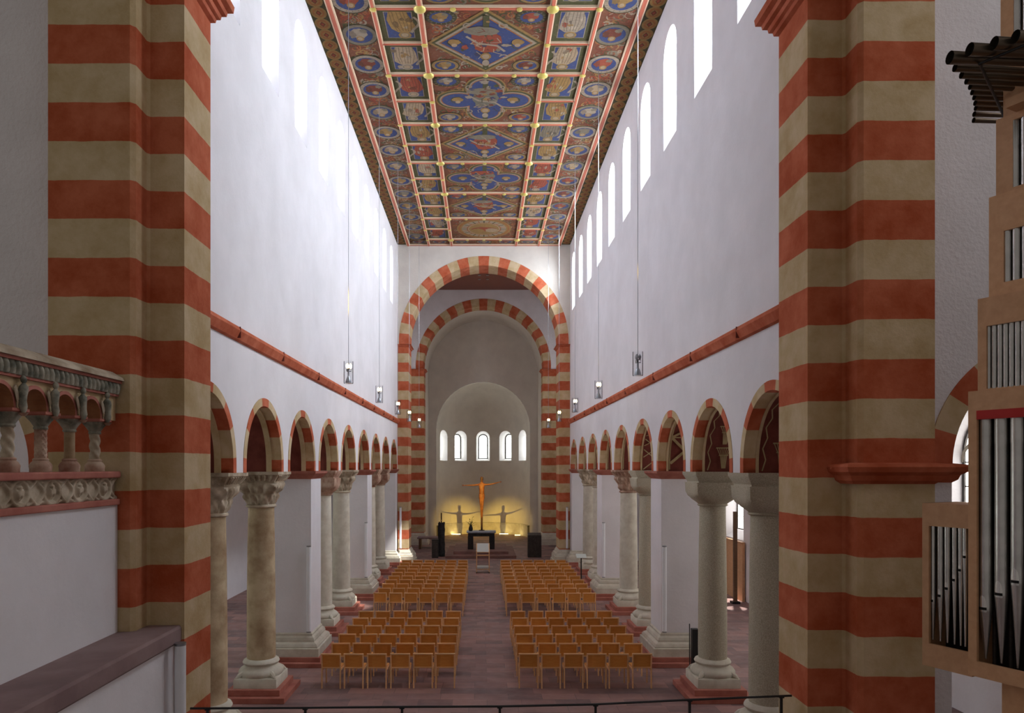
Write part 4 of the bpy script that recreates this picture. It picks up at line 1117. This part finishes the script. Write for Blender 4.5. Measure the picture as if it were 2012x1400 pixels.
for k in range(6): 
    b = MB(); b.tube([(s0+.04+.135*k, .2, 3.1), (s0+.04+.135*k, .2, 3.9+.1*(k % 3))], .014, M['bronze'], 8); b.build('inner_pipe', org)
sl = s_of(1812, .06); so = s_of(1825, .06)
frame_panel('side_case', sl, .0, 2.97, 4.55, so, -.005, 3.19, 4.33, .06, .55)
for px, zm in ((1833, 3.60), (1848, 3.66), (1862, 3.74), (1876, 3.83), (1888, 3.93), (1897, 4.06)): 
    pipe(s_of(px, .13), .13, .027 if px < 1870 else .022, 3.22, zm, 4.38)
x2 = s_of(1921, .10); frame_panel('upper_case', x2, 1.42, 5.59, 6.44, s_of(1938, .10), 1.34, 5.61, 6.18, .10, .6)
for k in range(12): pipe(s_of(1943, .14)+.048*k, .14, .021, 5.58, 5.60, 6.22, False)
x3 = s_of(1943, .16); frame_panel('upper_case', x3, 1.4, 6.44, 7.36, s_of(1972, .16), 1.3, 6.56, 7.02, .16, .55)
for k in range(7): pipe(s_of(1980, .2)+.075*k, .2, .032, 6.5, 6.52, 7.06, False)
x4 = s_of(1957, .20); frame_panel('upper_case', x4, 1.4, 7.36, 8.06, s_of(1990, .20), 1.3, 7.40, 8.0, .20, .5)
for k in range(6): pipe(s_of(1995, .24)+.085*k, .24, .036, 7.36, 7.4, 8.02, False)
x5 = s_of(1966, .22); frame_panel('upper_case', x5, 1.4, 8.30, 10.2, s_of(1991, .22), 1.3, 8.6, 10.0, .22, .5)
for k in range(6): pipe(s_of(1998, .26)+.09*k, .26, .038, 8.5, 8.55, 10.05, False)
b = MB(); b.box(s_of(1976, .04), 1.4, .04, .22, 8.06, 8.14, M['organ']); b.box(x4+.05, 1.4, .22, .7, 8.06, 8.32, M['organ']); b.build('trumpet_rail', org)
b = MB(); b.box(.22, 1.4, .12, .62, 1.0, 3.0, M['organ']); b.build('case_base', org)
# horizontal trumpets (world coordinates converted to organ space)
Rm = Matrix.Rotation(-ROT, 3, 'Z')
def to_org(p): return Rm @ (Vector(p)-Vector((A[0], A[1], 0)))
TR = [(1995, 72, .05), (1953, 85, .052), (1905, 97, .052), (1866, 113, .052), (1876, 133, .033), (1889, 147, .031), (1899, 159, .029), (1906, 170, .027), (1910, 181, .026), (1914, 191, .026), (1916, 202, .026), (1917, 212, .026), (1914, 224, .026), (1913, 236, .026)]
ZT = 8.30
for i, (px, py, r) in enumerate(TR):
    D = FPX*(ZT-EYE)/(VPY-py); mx, my, mz = at(px, py, D)
    L = max(.85, 5.5-mx)
    p0 = Vector((mx, my, mz)); dr = Vector((1, .06, -.01)).normalized(); p1 = p0+dr*L
    b = MB(); b.tube([to_org(p0), to_org(p0+dr*.12*L), to_org(p0+dr*.55*L), to_org(p1)], [r, r*.93, r*.72, r*.45], M['trumpet'], 16, caps=False)
    b.tube([to_org(p0+dr*.05), to_org(p0+dr*.06)], [r*.95, r*.95], M['hollow'], 16)
    o = b.build('trumpet_pipe', org, smooth=40)
def atz(px, py, z): D = FPX*(z-EYE)/(VPY-py); return Vector(at(px, py, D))
b = MB(); 
for q0, q1 in (((1925, 125), (1976, 236)), ((1925, 125), (2030, 82))): b.tube([to_org(atz(*q0, ZT-.07)), to_org(atz(*q1, ZT-.07))], .012, M['black'], 8)
b.build('support_rod', org)

# things in the right aisle
t = thing('bookcase', 'wooden bookshelf by the right aisle wall beyond the columns', 'bookcase', (9.25, 28.7, 0))
b = MB(); b.box(-.02, .2, -.5, .5, 0, 1.9, M['darkwood']); b.build('back_panel', t)
for z in (0, .45, .9, 1.35, 1.86):
    b = MB(); b.box(-.3, .0, -.5, .5, z, z+.04, M['organ']); b.build('shelf', t)
for y in (-.5, .46):
    b = MB(); b.box(-.3, .0, y, y+.04, 0, 1.9, M['organ']); b.build('side_panel', t)
t = thing('wooden_post', 'tall dark post of a screen in the right aisle before the window', 'post', (9.0, 25.9, 0))
b = MB(); b.box(-.06, .06, -.06, .06, 0, 3.3, M['darkwood']); b.build('post', t); b = MB(); b.box(-.14, .14, -.14, .14, 0, .08, M['black']); b.build('foot', t)
t = thing('wall_panelling', 'light wooden wainscot panel under the right aisle window', 'panel', (9.4, 27.4, 0))
b = MB(); b.box(-.03, .06, -1.2, .75, 0, 2.1, M['organ']); b.build('panel', t); b = MB(); b.box(-.06, .06, -1.2, .75, 2.1, 2.16, M['organ']); b.build('ledge', t)

# ------------------------------------------------------------------ lights
w = bpy.data.worlds.new('sky'); sc.world = w; w.use_nodes = True
bg = w.node_tree.nodes['Background']; bg.inputs[0].default_value = (1, .93, .87, 1); bg.inputs[1].default_value = .215
def spot(name, loc, tgt, energy, size, color, blend=.5, rad=.05):
    l = bpy.data.lights.new(name, 'SPOT'); l.energy = energy; l.spot_size = radians(size); l.spot_blend = blend; l.color = color; l.shadow_soft_size = rad
    o = bpy.data.objects.new(name, l); COL.objects.link(o); o.location = loc
    o.rotation_euler = (Vector(tgt)-Vector(loc)).to_track_quat('-Z', 'Y').to_euler(); return o
YEL = (1, .66, .12)
spot('spot_left', (-4.15, 10.0, 10.2), (1.75, 53.0, .45), 57000, 6.4, YEL, 1, .06)
spot('spot_right', (4.15, 10.0, 10.2), (-1.85, 53.0, .45), 57000, 6.4, YEL, 1, .06)
spot('sunbeam_pier', (4.7, 32.4, 13.6), (-4.1, 36.0, .9), 26000, 6.5, (1, .97, .92), .8, .1)
spot('sunbeam_base', (4.7, 24.75, 13.4), (-4.5, 25.3, .45), 16000, 6, (1, .95, .85), .8, .1)
spot('sunbeam_aisle', (9.3, 28.5, 4.6), (9.05, 26.5, 0), 3000, 10, (1, .97, .9), .3, .05)
spot('sunbeam_aisle', (9.3, 27.0, 4.6), (8.7, 25.0, 0), 2500, 9, (1, .97, .9), .3, .05)
sc.view_settings.view_transform = 'Standard'; sc.view_settings.look = 'None'
sc.view_settings.exposure = 0.0; sc.view_settings.gamma = 1
sc.cycles.max_bounces = 8; sc.cycles.diffuse_bounces = 5; sc.cycles.transparent_max_bounces = 12
sc.cycles.sample_clamp_indirect = 6
sc.cycles.use_denoising = True
